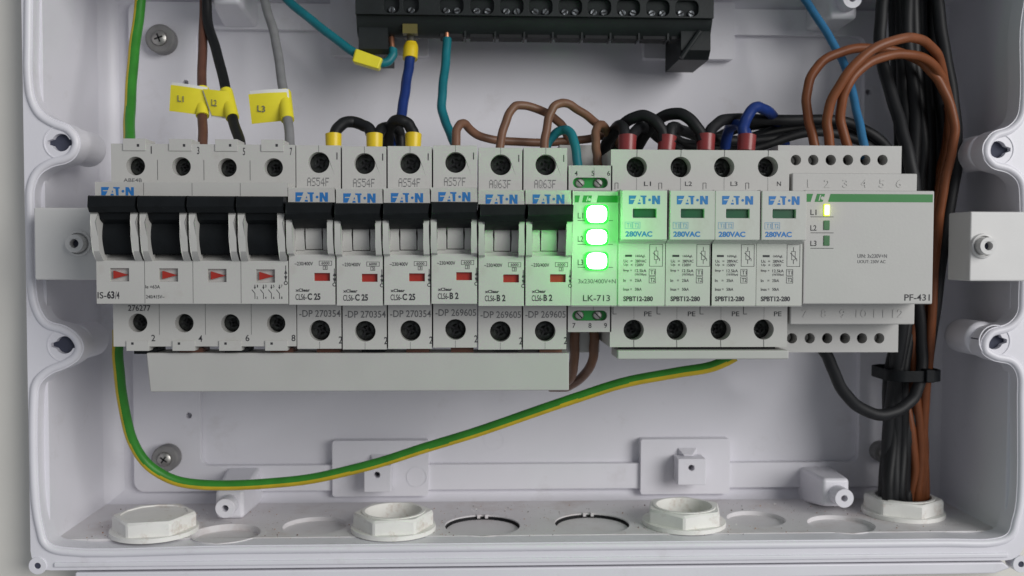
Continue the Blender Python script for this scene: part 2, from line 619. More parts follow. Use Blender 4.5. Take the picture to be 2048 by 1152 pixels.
# floor sheet with knock-outs and gland holes
kn = []
for (px, py, r, deep) in ((452, 1074, 14.5, 0), (630, 1058, 14.0, 0), (965, 1055, 16.6, 1), (1184, 1051, 16.6, 1), (1512, 1044, 13.0, 0), (1682, 1055, 14.5, 0)):
    x, h = PFLOOR(px, py, ZB - (1.0 if deep else 1.6))
    kn.append((x, h, r, deep))
m = M().use(FLOOR)
m.xf = lambda a, b, c: (a, c, b)
m.plate(rect4(XL + .5, XR - .5, 1, 62.3), [circle(x, h, r, 44) for x, h, r, d in kn], ZB - 3.2, ZB)
m.xf = None
m.build('floor_panel', cab, bevel=0.5)
for x, h, r, deep in kn:
    m = M().use(FLOOR)
    m.xf = lambda a, b, c: (a, c, b)
    if deep:
        m.use(DARK)  # disc and ring coloured black for the shade in the open gap
        m.plate(circle(x, h, r + .6, 44), [], ZB - 3.6, ZB - 3.0)
        m.plate(circle(x, h, r + .3, 44), [circle(x, h, r - .12, 44)], ZB - 3.1, ZB - .6)
        m.use(FLOOR)
        m.plate(circle(x, h + .6, r - .6, 44), [], ZB - 2.95, ZB - 1.75)
        for q in (-1.6, 2.0):
            m.plate(rect4(x + q - .7, x + q + .7, h - r + 1.4, h - r - .6), [], ZB - 1.2, ZB + .5)
    else:
        m.plate(circle(x, h, r + .5, 44), [], ZB - 3.4, ZB - (2.9 if x < -90 else 1.9))
    m.xf = None
    m.build('knockout', cab, bevel=0.25)

# rim with the four rounded lobes that carry the keyhole screw seats
HR = 72.0
left = [(66, 90), (66, 150), (72, 195), (86, 222), (110, 238), (140, 250), (158, 270), (162, 290), (152, 314), (136, 326), (104, 335), (82, 350), (71, 376), (70, 420),
        (72, 565), (80, 612), (97, 640), (130, 651), (156, 668), (168, 694), (159, 718), (133, 736), (104, 748), (82, 768), (77, 800), (80, 1000)]
right = [(2040, 60), (2040, 190), (2034, 232), (2016, 252), (1985, 264), (1967, 286), (1965, 312), (1983, 336), (2016, 347), (2034, 364), (2039, 400),
         (2037, 590), (2034, 625), (2016, 646), (1978, 659), (1962, 682), (1964, 706), (1988, 722), (2020, 730), (2033, 750), (2034, 800), (2032, 1000)]
cl = [P(a, b, HR) for a, b in left]
cr = [P(a, b, HR) for a, b in right]
zc = ZB - .3
cont = [(XL + 10, ZT), (XL + 2, ZT - 3), (XL, ZT - 12)] + cl + [(XL + .3, zc + 8), (XL + 2.2, zc + 2.2), (XL + 8, zc)] + \
       [(x, zc) for x in (-100, 0, 100, 200)] + [(XR - 8, zc), (XR - 2.2, zc + 2.2), (XR - .3, zc + 8)] + cr[::-1] + [(XR, ZT - 12), (XR - 2, ZT - 3), (XR - 10, ZT)]
cont = [(p.x, p.y) for p in smoothpts([(a, b, 0) for a, b in cont], 5, True)]
m = M().use(BOX)
keys = [(122, 285), (129, 690), (1996, 299), (1989, 682)]
kh = []
for (a, b) in keys:
    x, z = P(a, b, HR)
    kp = []
    for i in range(32):
        t = 2 * math.pi * i / 32
        c_, s_ = math.cos(t), math.sin(t)
        r = 3.6
        if abs(r * s_) < 1.25:
            kp.append((x + math.copysign(5.4, c_), z + r * s_))
        else:
            kp.append((x + r * c_, z + r * s_))
    kh.append((x, z, kp))
m.plate(rrect(XL - 5.5, XR + 5.5, ZB - 10.0, ZT + 9, 8), [cont] + [k[2] for k in kh], 62.5, HR)
m.build('rim', cab, bevel=1.5, seg=3)
m = M().use(BOX)
n = len(cont)
ring = []
for i in range(n):
    a, b = Vector(cont[i - 1]), Vector(cont[(i + 1) % n])
    d = (b - a).normalized()
    nrm = Vector((-d.y, d.x))
    p = Vector(cont[i]) - nrm * 2.0 if False else Vector(cont[i]) + (nrm * -2.0)
    ring.append((p.x, p.y, HR - .4))
m.tube(ring, 1.7, 12, closed=True)
m.build('rim_bead', cab)
m = M().use(BOX)
m.box(XL + 4, XR - 2, ZB - 8.6, ZB - 6.6, 66, HR + 1.0)
m.build('lower_lip', cab, bevel=0.6)
for (x, z, kp) in kh:
    m = M().use(BOX)
    d = 3.0 if x < 0 else -3.0
    m.cyl(x, z, 7.6, 42, 63, 32)
    m.box(*sorted((x, (XL - 2) if x < 0 else (XR + 2))), z - 7.0, z + 7.0, 44, 63)
    o = m.build('screw_pillar', cab, bevel=2.2, seg=3)
    m = M().use(NAVY)  # raised plug, coloured dark in place of the keyhole's shaded depth
    m.plate([(x + (a - x) * 1.06, z + (b - z) * 1.06) for a, b in kp], [], 63.2, HR - 2.6)
    m.build('keyhole', o)
    m = M().use(BOX)
    m.lathe(x, z, [(6.4, HR - .2), (6.5, HR + .35), (6.9, HR + .35), (7.0, HR - .2)])
    m.build('seat_ring', o)
for (a, b) in ((76, 1131), (2041, 1128)):
    x, z = P(a, b, HR)
    m = M().use(BOX)
    m.plate(circle(x, z, 3.6, 20), [circle(x, z, 1.3, 14)], 66, HR + .6)
    m.use(NAVY)
    m.cyl(x, z, 1.5, 66, HR + .1, 12)
    m.build('hinge_eye', cab, bevel=0.3)

# side brackets that carry the cover screws and the rail
for (side, x0, x1, pc) in ((0, P(68, 490, 86)[0], -128, (150, 487)), (1, P(1940, 490, 86)[0], XR + 1, (1975, 492))):
    z0, z1 = P(1000, 561, 86)[1], P(1000, 419, 86)[1]
    m = M().use(BRKT)
    m.box(x0, x1, z0, z1, 67.5, 86)
    o = m.build('rail_bracket', cab, bevel=0.7)
    cx, cz = P(*pc, 90)
    m = M().use(BRKT)
    m.plate(circle(cx, cz, 3.5, 24), [circle(cx, cz, 1.7, 16)], 85.5, 91)
    m.lathe(cx, cz, [(5.2, 85.9), (4.9, 87.2), (4.2, 87.4), (4.2, 85.9)])
    p = m.build('screw_post', o, bevel=0.4)
    m = M().use(NAVY)
    m.cyl(cx, cz, 1.65, 85.6, 87.5, 14)
    m.build('hole', p)
m = M().use(STEEL)
m.box(-140, 199, -13, 13, 40, 43)
m.box(-140, 199, 13, 17.5, 46, 47.2)
m.box(-140, 199, -17.5, -13, 46, 47.2)
m.box(-140, 199, 12, 13, 43, 47.2)
m.box(-140, 199, -13, -12, 43, 47.2)
m.build('mounting_rail', cab)


# wall screws seen inside the box
def wall_screw(px, py, r, label, rot):
    x, z = P(px, py, 9)
    t = thing('wall_screw', label, 'screw', (x, z, 4), 'screws fixing the cabinet to the wall')
    m = M().use(RUBBER)
    m.lathe(x, z, [(r * .55, 10.6), (r * .9, 10.6), (r, 10.0), (r, 4), (0.1, 4)])
    m.build('washer', t)
    m = M().use(STEEL)
    m.lathe(x, z, [(0.05, 12.2), (r * .35, 12.0), (r * .5, 11.4), (r * .56, 10.4), (r * .56, 9)])
    h = m.build('head', t)
    m = M().use(DARK)
    for a in (rot, rot + 90):
        c, s = math.cos(math.radians(a)) * r * .3, math.sin(math.radians(a)) * r * .3
        m.line((x - c, z - s), (x + c, z + s), r * .11, 12.28)
    m.build('cross_slot', h)
    return t


wall_screw(321, 78, 6.7, 'grey cross-head screw with washer, upper left, behind the green and yellow wire', 20)
wall_screw(331, 917, 6.3, 'grey cross-head screw with washer, lower left, beside the bend of the earth wire', 55)
wall_screw(1766, 905, 5.0, 'screw half hidden behind the black and brown wire bundle at right', 10)


# lower lid edge hanging under the cabinet
m = M().use(BOX)
a = P(150, 1145, 71); b = P(2006, 1124, 71)
m.plate([a, b, P(2022, 1136, 71), P(1990, 1147, 71), P(1740, 1151, 71), P(150, 1185, 71)], [], 30, 71.3)
o = m.build('cabinet_lid', bevel=0.8, seg=3)
tag(o, 'white plastic lid edge lying along the bottom, just below the cabinet rim', 'lid')


# ------------------------------------------------------------------ locknuts on the floor
def locknut(px, hc, rot, label, open_=True, z_=0):
    # centre from its pixel column and its distance from the back wall
    lo, hi = -300.0, 300.0
    for _ in range(50):
        mid = (lo + hi) / 2
        v = Vector((mid, DB - hc, ZB + 4))
        q = 1024 + FPX * v.dot(RT) / v.dot(FW)
        if q < px: lo = mid
        else: hi = mid
    cx = lo
    t = thing('locknut', label, 'locknut', (cx, ZB, hc), 'white locknuts on the cabinet floor')
    xf = lambda a, b, c: (cx + a, c, hc + b)
    m = M().use(NUT); m.xf = xf
    m.plate(circle(0, 0, 18.4, 48), [circle(0, 0, 13.9, 40)], ZB + .05, ZB + 2.0)
    m.build('flange', t, bevel=0.5)
    m = M().use(NUT); m.xf = xf
    hx = [(17.6 * math.cos(math.radians(rot + 60 * i)), 17.6 * math.sin(math.radians(rot + 60 * i))) for i in range(6)]
    hs = []
    for i in range(6):
        a, b = Vector(hx[i]), Vector(hx[(i + 1) % 6])
        for u in (0.04, 0.5, 0.96):
            p = a.lerp(b, u)
            hs.append((p.x, p.y))
    n = len(hs)
    bore = 13.9
    bc = circle(0, 0, bore, n)
    # side wall, rounded crown, top ring, bore
    crown = []
    for (x, y) in hs:
        L = math.hypot(x, y)
        crown.append((x * 15.3 / L, y * 15.3 / L))
    ang = math.radians(rot)
    bcs = []
    for (x, y) in hs:
        L = math.hypot(x, y)
        bcs.append((x * bore / L, y * bore / L))
    rings = [[(x, y, ZB + 1.8) for x, y in hs], [(x, y, ZB + 7.5 - max(0, math.hypot(x, y) - 15.3) * .3) for x, y in hs],
             [(x * .955, y * .955, ZB + 8.1) for x, y in hs], [(x, y, ZB + 8.1) for x, y in bcs], [(x, y, ZB + 1.0) for x, y in bcs]]
    vs = [v for r in rings for v in r]
    fs = []
    for k in range(len(rings) - 1):
        for i in range(n):
            j = (i + 1) % n
            fs.append((k * n + i, (k + 1) * n + i, (k + 1) * n + j, k * n + j))
    m.add(vs, fs)
    m.build('hex_body', t, smooth=25)
    m = M().use(NUT); m.xf = xf
    m.plate(circle(0, 0, 13.8, 40), [circle(0, 0, 12.3, 40)] if open_ else [], ZB + .1, ZB + (8.5 if open_ else 7.6))
    if open_:
        m.plate(circle(0, 0, 11.7, 40), [], ZB - 1, ZB + 1.5)
    m.build('threaded_sleeve' if open_ else 'blanking_disc', t, bevel=0.3)
    return cx


locknut(309, 52, 51, 'dusty white locknut closed by a disc in the left floor corner', False)
locknut(787, 52, 54, 'clean white hexagonal locknut on the floor, left of the two slotted knockouts')
locknut(1368, 47, 42, 'clean white hexagonal locknut on the floor, right of the two slotted knockouts')
NX = locknut(1806, 33, 25, 'stained white locknut through which the black and brown bundle passes')

# dust and crumbs lying on the floor
DUSTM = mat('brick_dust', (0.40, 0.24, 0.17), 0.9, var=0.2, bump=0)
m = M()
for i in range(1500):
    u = random.random()
    if u < .5:
        cx, ch = random.choice(((-140, 52), (-33, 52), (92, 47), (190, 33), (-105, 58), (3, 44)))
        x = cx + random.gauss(0, 15); h = ch + random.gauss(0, 11)
    else:
        x = random.uniform(XL + 8, XR - 8); h = random.uniform(12, 64)
    if not (12 < h < 65 and XL + 3 < x < XR - 3):
        continue
    if any((x - a) ** 2 + (h - b) ** 2 < (r + 1) ** 2 for a, b, r, d in kn):
        continue
    m.use(random.choice((NUT, DUSTM, DUSTM, DUSTM, W_BRN, RUBBER)))
    r = random.uniform(.08, .2) if random.random() < .8 else random.uniform(.2, .42)
    m.xf = lambda a, b, c, x=x, h=h: (x + a, ZB + c, h + b)
    m.cyl(0, 0, r, .0, r * random.uniform(.6, 1.2), 5, r * .5)
o = kind(m.build('dust', smooth=0), 'stuff')


# ================================================================== row of devices
X0, PITCH = -136.6, 17.35
HS = 99.0


def zat(py, h, px=700):
    return P(px, py, h)[1]


def logo(m, x0, x1, z0, z1, h):
    """blue block-letter word with cut-out A and a dot for the O"""
    W, H = x1 - x0, z1 - z0
    q = lambda pts: [(x0 + a * W, z0 + b * H) for a, b in pts]
    m.flat(q([(0, 0), (.125, 0), (.16, .22), (.05, .22), (.05, .36), (.178, .36), (.193, .5), (.05, .5), (.05, .62), (.205, .62), (.245, 1), (0, 1)]), h)
    m.flat(q([(.05, .22), (.05, .36), (.17, .36), (.16, .22)]), h - .01)
    m.flat(q([(.285, .0), (.385, .0), (.375, .2), (.29, .2)]), h)
    m.flat(q([(.315, .36), (.365, .36), (.345, .62)]), h)
    m.flat(q([(.36, 1), (.565, 1), (.565, .82), (.53, .82), (.53, 0), (.455, 0), (.435, .82), (.385, .82)]), h)
    c = q([(.665, .5)])[0]
    m.flat([(c[0] + W * .043 * math.cos(t * .39), c[1] + W * .043 * math.sin(t * .39)) for t in range(16)], h)
    m.flat(q([(.745, 0), (.745, 1), (.84, 1), (.915, .48), (.915, 1), (1, 1), (1, 0), (.91, 0), (.83, .5), (.83, 0)]), h)


def arrow(m, x, zt, zb, h):
    L = zt - zb
    m.line((x, zt), (x, zb + L * .2), .25, h)
    m.flat([(x, zt - L * .22), (x - .55, zt - L * .42), (x + .55, zt - L * .42)], h + .01)
    m.flat([(x - .55, zt - L * .55), (x + .55, zt - L * .55), (x, zt - L * .78)], h + .01)
    m.flat(circle(x, zb + L * .1, .72, 16), h, [circle(x, zb + L * .1, .45, 16)])


def screw_head(m, x, z, r, h, rot=20):
    m.use(SCREWD)
    m.lathe(x, z, [(0.02, h - .5), (r * .3, h - .4), (r * .5, h + .3), (r * .8, h + .35), (r, h), (r, h - 1.5)], 20)
    m.use(DARK)
    for a in (rot, rot + 90):
        c, s = math.cos(math.radians(a)) * r * .75, math.sin(math.radians(a)) * r * .75
        m.line((x - c, z - s), (x + c, z + s), r * .2, h + .4)


# ---------- four-pole isolating switch
sw = thing('isolating_switch', 'wide four-pole switch with four black levers and red triangle flags, leftmost device', 'switch', (X0, 0, 44))
h = M().use(DEV)
zst, zsb = zat(288, HS, 350), zat(693, HS, 350)
znt, znb = zat(364, HN, 240), zat(607.5, HN, 240)
zcut_t, zcut_b = zat(391, HN, 240), zat(521, HN, 240)
xw = X0 + 4 * PITCH - .3
h.box(X0, xw, zsb, zst, 44, 91)
holes_t = [P(px, py, HS) for px, py in ((271, 332), (362.6, 333), (454.5, 335), (547, 335))]
holes_b = [P(px, py, HS) for px, py in ((275.7, 645.7), (368.3, 646.3), (460.5, 647), (552, 647))]
RH = 3.55
h.plate(rect4(X0, xw, znt - .5, zst), [circle(a, b, RH) for a, b in holes_t], 91.1, HS)
h.plate(rect4(X0, xw, zsb, znb + .5), [circle(a, b, RH) for a, b in holes_b], 91.1, HS)
h.prism([(znb, 90), (znt, 90), (znt, HN), (zcut_t, HN), (zcut_t, 106), (zcut_b + 3.5, 106), (zcut_b, 112.6), (znb, 112.6)], X0, xw)
flag = []
for k in range(4):
    fx, fz = P((239, 337, 434, 531)[k], (549.5, 550, 551, 552)[k], HN)
    flag.append((fx, fz))
h.plate(rect4(X0, xw, znb, zcut_b), [rect4(a - 3.4, a + 3.4, b - 2.4, b + 2.4) for a, b in flag], 112.7, HN)
# clips on top and bottom edge
for k in range(4):
    a = P((269, 361, 453, 545)[k], 280, HS)[0]
    b = P((276, 368, 461, 553)[k], 690, HS)[0]
    h.box(a - 4.2, a + 4.2, zst - 2.6, zst + 1.9, 88, HS + .5)
    h.box(b - 4.2, b + 4.2, zsb - 1.6, zsb + 2.2, 88, HS + .6)
h.build('housing', sw, bevel=0.35)
cy = HN + 6.5
for k in range(4):
    xa = X0 + k * PITCH
    g = M().use(DEV)
    zc0, zc1 = zat(508, HN + 5, 240), zat(427, HN + 5, 240)
    prof = [(zc0 - 3.2, 112), (zc0 - 2.2, HN + 1), (zc0 + 1, HN + 4.5), (zc0 + 6, HN + 5.2), (zc1 - 3, HN + 6.2), (zc1, HN + 5.2), (zc1 + 1.0, HN + 2), (zc1 + .6, 108)]
    g.prism(prof, xa + .55, xa + 2.5)
    g.prism(prof, xa + 14.6, xa + 16.6)
    g.build('side_guard', sw, bevel=0.5, seg=3)
    t = M().use(BLK)
    zt1, zt0 = zat(391.5, 122, 240), zat(424, 122, 240)
    t.prism([(zt1, 109), (zt1, 122), (zt1 - .4, 122.6), (zt0 + 2, 123.2), (zt0, 121.5), (zt0 - .6, 117), (zt0, 109)], xa + .35, xa + 16.85)
    zd = zat(508, 113, 240)
    arc = [(zt0 + 1, 108), (zt0 + .5, 119), (zt0 - 2.5, 117.5)]
    for i in range(8):
        u = i / 7
        arc.append((zt0 - 4 - u * (zt0 - 4 - zd), 114.6 + 1.6 * math.sin(math.pi * u) - 1.2 * u))
    arc.append((zd - .2, 108))
    t.prism(arc, xa + 2.6, xa + 14.5)
    t.build('toggle_lever', sw, bevel=0.3)
    a, b = flag[k]
    f = M().use(DEV2)
    f.box(a - 3.38, a + 3.38, b - 2.38, b + 2.38, 112.5, 113.2)
    wn = f.build('indicator_window', sw)
    f = M().use(RED)
    f.plate([(a - 2.4, b - 1.5), (a + 2.8, b - .1), (a - 2.4, b + 1.5)], [], 113.0, 114.4)
    f.build('flag', wn)
for (a, b), r in zip(holes_t + holes_b, (10, 70, 35, 50, 80, 15, 60, 25)):
    f = M()
    screw_head(f, a, b, 3.5, 94.0, r)
    f.build('terminal_screw', sw)
p = M().use(INK)
e = .07


def T(m, s, box, hh, bold=0.0):
    x0, z1 = P(box[0], box[1], hh)
    x1, z0 = P(box[2], box[3], hh)
    m.text(s, x0, z0, x1, z1, hh, bold)


T(p, 'IS-', (195, 584, 213, 597), HN + e)
T(p, '63', (214, 582, 229, 597.5), HN + e, .025)
T(p, '/4', (230, 583, 239, 598), HN + e)
T(p, 'Ie =63A', (291, 570, 320, 577), HN + e)
T(p, '240/415V~', (292, 590, 329, 597), HN + e)
T(p, '276277', (256, 610, 301, 622), HS + e)
p.use(GINK)
T(p, 'ABE4B', (247, 356.5, 284, 364), HS + e)
p.use(INK)
for k, (px, py) in enumerate(((302.5, 300), (396.5, 301), (488, 303), (582, 303))):
    ww = 1.1 if k == 0 else 2.3
    T(p, str(2 * k + 1), (px - ww, py - 7.5, px + ww, py + 7.5), HS + e)
for k, (px, py) in enumerate(((306.6, 676), (400.8, 677), (495, 676), (587, 676))):
    T(p, str(2 * k + 2), (px - 4, py - 6.5, px + 4, py + 6.5), HS + e)
for k in range(1, 4):
    xx = X0 + k * PITCH
    p.rect(xx - .08, xx + .08, zat(362, HS), zst - 6, HS + e)
    p.rect(xx - .06, xx + .06, zsb + 4.5, znb - .3, HS + e)
    p.rect(xx - .06, xx + .06, zcut_t + .1, znt - .2, HN + e)
    p.rect(xx - .06, xx + .06, znb + .2, zcut_b - .2, HN + e)
for k in range(4):
    a = P((277, 369, 461, 554)[k], 291, HS)
    p.rect(a[0] - .45, a[0] + .45, a[1] - .5, a[1] + .5, HS + .5 + e)  # clip holes drawn as flat black squares, their shaded inside painted on
    a = P((266, 359, 452, 544)[k], 687, HS)
    p.rect(a[0] - .45, a[0] + .45, a[1] - .4, a[1] + .5, HS + .6 + e)
    x, zc_ = P((510, 527, 543, 559)[k], 583, HN)
    T(p, str(2 * k + 1), ((513, 530, 546, 562)[k] + (k == 0), 569.5, (516, 533, 549, 565)[k], 575), HN + e)
    T(p, str(2 * k + 2), ((513, 530, 546, 562)[k], 593, (516, 533, 549, 565)[k], 598), HN + e)
    p.line((x, zc_ + 2.5), (x, zc_ + .9), .25, HN + e)
    p.flat([(x - .4, zc_ + 1.7), (x + .4, zc_ + 1.7), (x, zc_ + .9)], HN + e + .01)
    p.line((x, zc_ - 2.7), (x, zc_ - .7), .22, HN + e)
    p.line((x, zc_ - .7), (x - 1.1, zc_ + .7), .22, HN + e)
ax, az = P(571.5, 531, HN)
arrow(p, ax, az, P(571.5, 570, HN)[1], HN + e)
p.build_split('printed_marking', sw, 108)
p = M().use(BINK)
x0, z1 = P(202.5, 374, HN); x1, z0 = P(268, 393, HN)
logo(p, x0, x1, max(z0, zcut_t + .05), z1, HN + e)
p.build('maker_mark', sw, smooth=0)

# ---------- six single-pole breakers (all meshes drawn once, at the first one's place)
BX = X0 + 4 * PITCH
w_ = 16.8
zst, zsb = zat(291, HS), zat(697.5, HS)
znt, znb = zat(375.5, HN, 627), zat(609.5, HN, 627)
zct, zcb = zat(404, HN, 627), zat(511, HN, 627)
org = (BX, 0, 44)
proto = bpy.data.objects.new('proto', None)
proto['_o'] = list(org)
ht = P(642, 325, HS); hb = P(644, 661, HS)
hcx = BX + PITCH / 2 - .1
h = M().use(DEV)
h.box(BX, BX + w_, zsb, zst, 44, 91)
h.plate(rect4(BX, BX + w_, znt - .5, zst), [circle(hcx, ht[1], 4.0)], 91.1, HS)
h.plate(rect4(BX, BX + w_, zsb, znb + .5), [circle(hcx, hb[1], 4.0)], 91.1, HS)
h.prism([(znb, 90), (znt, 90), (znt, HN), (zct, HN), (zct, 98), (zcb + 2.3, 98), (zcb + 2.2, 111), (zcb, 112.8), (znb, 112.8)], BX, BX + w_)
zb_ledge = zat(500, 113.5, 622) - .05
rx0, rz1 = P(628, 546, HN); rx1, rz0 = P(660, 562, HN)
h.plate(rect4(BX, BX + w_, znb, zcb + .4), [rect4(rx0, rx1, rz0, rz1)], 112.9, HN)
h.plate(rect4(BX + 2.2, BX + 14.6, zcb + .4, zb_ledge), [], 99, 111.8)
prof = [(zat(511, HN, 627) - .6, 112.9), (zat(507, HN, 627), HN + 2.8), (zat(490, HN, 627), HN + 4.4), (zat(455, HN, 627), HN + 5.0), (zat(441, HN, 627), HN + 4.6),
        (zat(435, HN, 627), HN + 2.5), (zat(433, HN, 627), 107), (zat(500, HN, 627), 107)]
h.prism(prof, BX + .05, BX + 2.15)
h.prism(prof, BX + 14.7, BX + 16.7)
h.use(DARK)  # black backing paints shade into the gaps between the drum pieces
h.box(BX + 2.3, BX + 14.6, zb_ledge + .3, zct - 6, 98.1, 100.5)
o_h = h.build('housing', proto, bevel=0.35)
t = M().use(BLK)
zt1, zt0 = zat(405, 122, 622), zat(438, 122, 622)
t.prism([(zt1, 108), (zt1, 122), (zt1 - .5, 122.6), (zt0 + 2, 123.2), (zt0, 121.5), (zt0 - .5, 117), (zt0, 108)], BX + .45, BX + 16.65)
zl = zat(455, 116, 622)
t.prism([(zt0 + .5, 108), (zt0 + .5, 121.6), (zt0 - 1.2, 119.6), (zl, 116.5), (zl - .3, 114), (zl + .4, 108)], BX + 2.3, BX + 14.6)
o_t = t.build('toggle_lever', proto, bevel=0.3)
r = M().use(DEV)
za, zb_ = zat(455, 113.5, 622) + 1, zat(500, 113.5, 622)
drum = lambda off, up=0.0: [(za + 1, 99), (za, 113.2 + off)] + [(za + (zb_ + up - za) * i / 6, 113.2 + off + 1.0 * math.sin(math.pi * i / 6) - .9 * i / 6) for i in range(1, 7)] + [(zb_ + up + .05, 99)]
r.prism(drum(0), BX + 2.25, BX + 5.35)
r.prism(drum(0), BX + 12.25, BX + 14.65)
r.prism(drum(-.2, .4), BX + 5.95, BX + 11.65)
o_r = r.build('rocker_drum', proto, bevel=0.15)
g = M().use(RED)
g.box(rx0 - .2, rx1 + .2, rz0 - .2, rz1 + .2, 111, 113.6)
o_w = g.build('indicator_window', proto)
o_s = []
for i, (z, rot) in enumerate(((ht[1], 30), (hb[1], 65))):
    g = M()
    screw_head(g, hcx, z, 3.95, 94.6, rot)
    o_s.append(g.build('terminal_screw', proto))
p = M().use(BINK)
x0, z1 = P(591, 384.5, HN); x1, z0 = P(656, 403.5, HN)
logo(p, x0, x1, z0, z1, HN + e)
o_l = p.build('maker_mark', proto, smooth=0)


def breaker_print(typ, dp, stamp):
    p = M().use(INK)
    T(p, '~230/400V', (589, 523.5, 626, 531), HN + e)
    fx0, fz1 = P(638, 521.6, HN); fx1, fz0 = P(664, 531, HN)
    p.frame(fx0, fx1, fz0, fz1, HN + e, .16)
    T(p, '6000', (643, 523.5, 659, 529), HN + e)
    fx0, fz1 = P(646, 531.5, HN); fx1, fz0 = P(655, 539.5, HN)
    p.frame(fx0, fx1, fz0, fz1, HN + e, .16)
    T(p, '3', (649, 533, 652.5, 538), HN + e)
    T(p, 'xClear', (591, 577, 620, 583.5), HN + e, .025)
    T(p, 'CLS6-', (591, 588, 613.5, 600), HN + e)
    T(p, typ, (615, 586.5, 641 if typ == 'C 25' else 633, 600), HN + e, .025)
    arrow(p, P(668.8, 537, HN)[0], P(668.8, 537, HN)[1], P(668.8, 572.6, HN)[1], HN + e)
    T(p, '2', (677.5, 672.5, 684.5, 687), HS + e)
    T(p, '1', (673, 305, 675, 319), HS + e)
    p.use(GINK)
    T(p, dp, (598.5, 620, 681, 634), HS + e)
    x0, z1 = P(614.5, 355, HS); x1, z0 = P(658.5, 372.5, HS)
    p.dots(stamp, x0, z0, x1, z1, HS + e)
    p.rect(hcx - .06, hcx + .06, zsb, hb[1] - 4.3, HS + e)
    p.rect(hcx - .08, hcx + .08, ht[1] + 4.1, zst, HS + e)
    return p


BRK = [('C 25', '-DP 270354', 'AS54F', 'white C25 breaker right next to the four-lever switch'),
       ('C 25', '-DP 270354', 'AS54F', 'white C25 breaker in the middle of the three, second from the four-lever switch'),
       ('C 25', '-DP 270354', 'AS54F', 'white C25 breaker beside the first B2 breaker, below the dark blue wire'),
       ('B 2', '-DP 269605', 'AS57F', 'white B2 breaker with bright red flag, beside the C25 breakers'),
       ('B 2', '-DP 269605', 'AQ63F', 'white B2 breaker between the two other B2 breakers'),
       ('B 2', '-DP 269605', 'AQ63F', 'white B2 breaker lit green by the glowing lamp module beside it')]
for i, (typ, dp, st, lab) in enumerate(BRK):
    dz = (0, -.3, -.1, .35, -.45, -.35)[i]
    b = thing('circuit_breaker', lab, 'circuit breaker', org, 'single-pole circuit breakers')
    for src, nm in ((o_h, 'housing'), (o_t, 'toggle_lever'), (o_r, 'rocker_drum'), (o_w, 'indicator_window'), (o_s[0], 'terminal_screw'), (o_s[1], 'terminal_screw'), (o_l, 'maker_mark')):
        reuse(src, b, nm)
    breaker_print(typ, dp, st).build_split('printed_marking', b, 108)
    b.location = ((BX + i * PITCH) * MM, -44 * MM, dz * MM)
for o in [o_h, o_t, o_r, o_w, o_l] + o_s:
    bpy.data.objects.remove(o)
bpy.data.objects.remove(proto)


# ---------- indicator lamp module
LX = X0 + 10 * PITCH
lk = thing('indicator_module', 'narrow lamp module with three glowing green lamps, right of the breakers', 'indicator module', (LX, 0, 44))
HK = 114.0
znt, znb = zat(381.5, HK, 1190), zat(610.5, HK, 1190)
x1 = LX + 17.0
h = M().use(DEV2)
h.box(LX, x1, zat(664, 99, 1180) + 1, zat(331, 99, 1180) - 1, 44, 93)
# shoulders with an oval screw window
for (ya, yb, oa, ob) in ((331, 381, 355, 376), (611, 664, 621, 641.5)):
    z1, z0 = zat(ya, HS, 1180), zat(yb, HS, 1180)
    o1, o0 = zat(oa, HS, 1180), zat(ob, HS, 1180)
    rr = (o1 - o0) / 2
    hp = M().use(DEV2)
    hp.plate(rect4(LX + .1, x1, z0, z1), [rrect(LX + 1.7, LX + 15.3, o0, o1, rr * .98, 8)], 93.1, HS)
    hp.build('terminal_cover', lk)
h.prism([(znb, 92), (znt, 92), (znt, HK), (znb, HK)], LX + .15, x1 + .1)
h.box(LX - 1.5, x1 - 2.0, zat(290, 74, 1170), zat(296, 74, 1170) - 10, 44, 74)
h.box(LX + .5, x1 - 1, zat(705, 72, 1170), zat(660, 72, 1170), 44, 72)
h.build('housing', lk, bevel=0.4)
for (oa, ob, lit) in ((355, 376, 1), (621, 641.5, 0)):
    o1, o0 = zat(oa, HS, 1180), zat(ob, HS, 1180)
    g = M().use(GSLOT)
    g.box(LX + 1.2, LX + 15.8, o0 - .4, o1 + .4, 92.5, 96.6)
    s = g.build('screw_slot', lk)
    for cx in (LX + 4.7, LX + 11.8):
        g = M().use(STEEL)
        g.lathe(cx, (o0 + o1) / 2, [(0.02, 97.6), (1.4, 97.5), (1.75, 97.2), (1.75, 96)], 20)
        g.use(DARK)
        g.line((cx - 1.0, (o0 + o1) / 2 + 1.0), (cx + 1.0, (o0 + o1) / 2 - 1.0), .4, 97.66)
        g.build('terminal_screw', s)
p = M().use(GRNINK)
gz1, gz0 = zat(391, HK, 1190), zat(405, HK, 1190)
gx = lambda px: P(px, 398, HK)[0]
sl = 1.6 * (gz1 - gz0) / 2.6 * .35
for a, b in ((1149.5, 1160), (1167, 1184), (1196, 1239)):
    A, B = gx(a), gx(b)
    p.flat([(A - (sl if a > 1150 else 0), gz0), (B - (sl if b < 1239 else 0), gz0), (B, gz1), (A, gz1)], HK + e)
p.use(DEV2)
p.flat([(gx(1172), gz0 + .4), (gx(1174), gz0 + .4), (gx(1177), gz1 - .4), (gx(1175), gz1 - .4)], HK + e + .02)
p.flat(circle(gx(1179), (gz0 + gz1) / 2 - .2, .55, 10), HK + e + .02)
p.build('stripe', lk, smooth=0)
p = M().use(INK)
for (py, ly, s) in ((431.5, 441, 'L1'), (478, 488.5, 'L2'), (525, 534.5, 'L3')):
    T(p, s, (1155.5, py - 6, 1166.5, py + 5.5), HK + e)
    a = P(1155, ly, HK); b = P(1226, ly, HK)
    p.rect(a[0], b[0], a[1] - .1, a[1] + .1, HK + e)
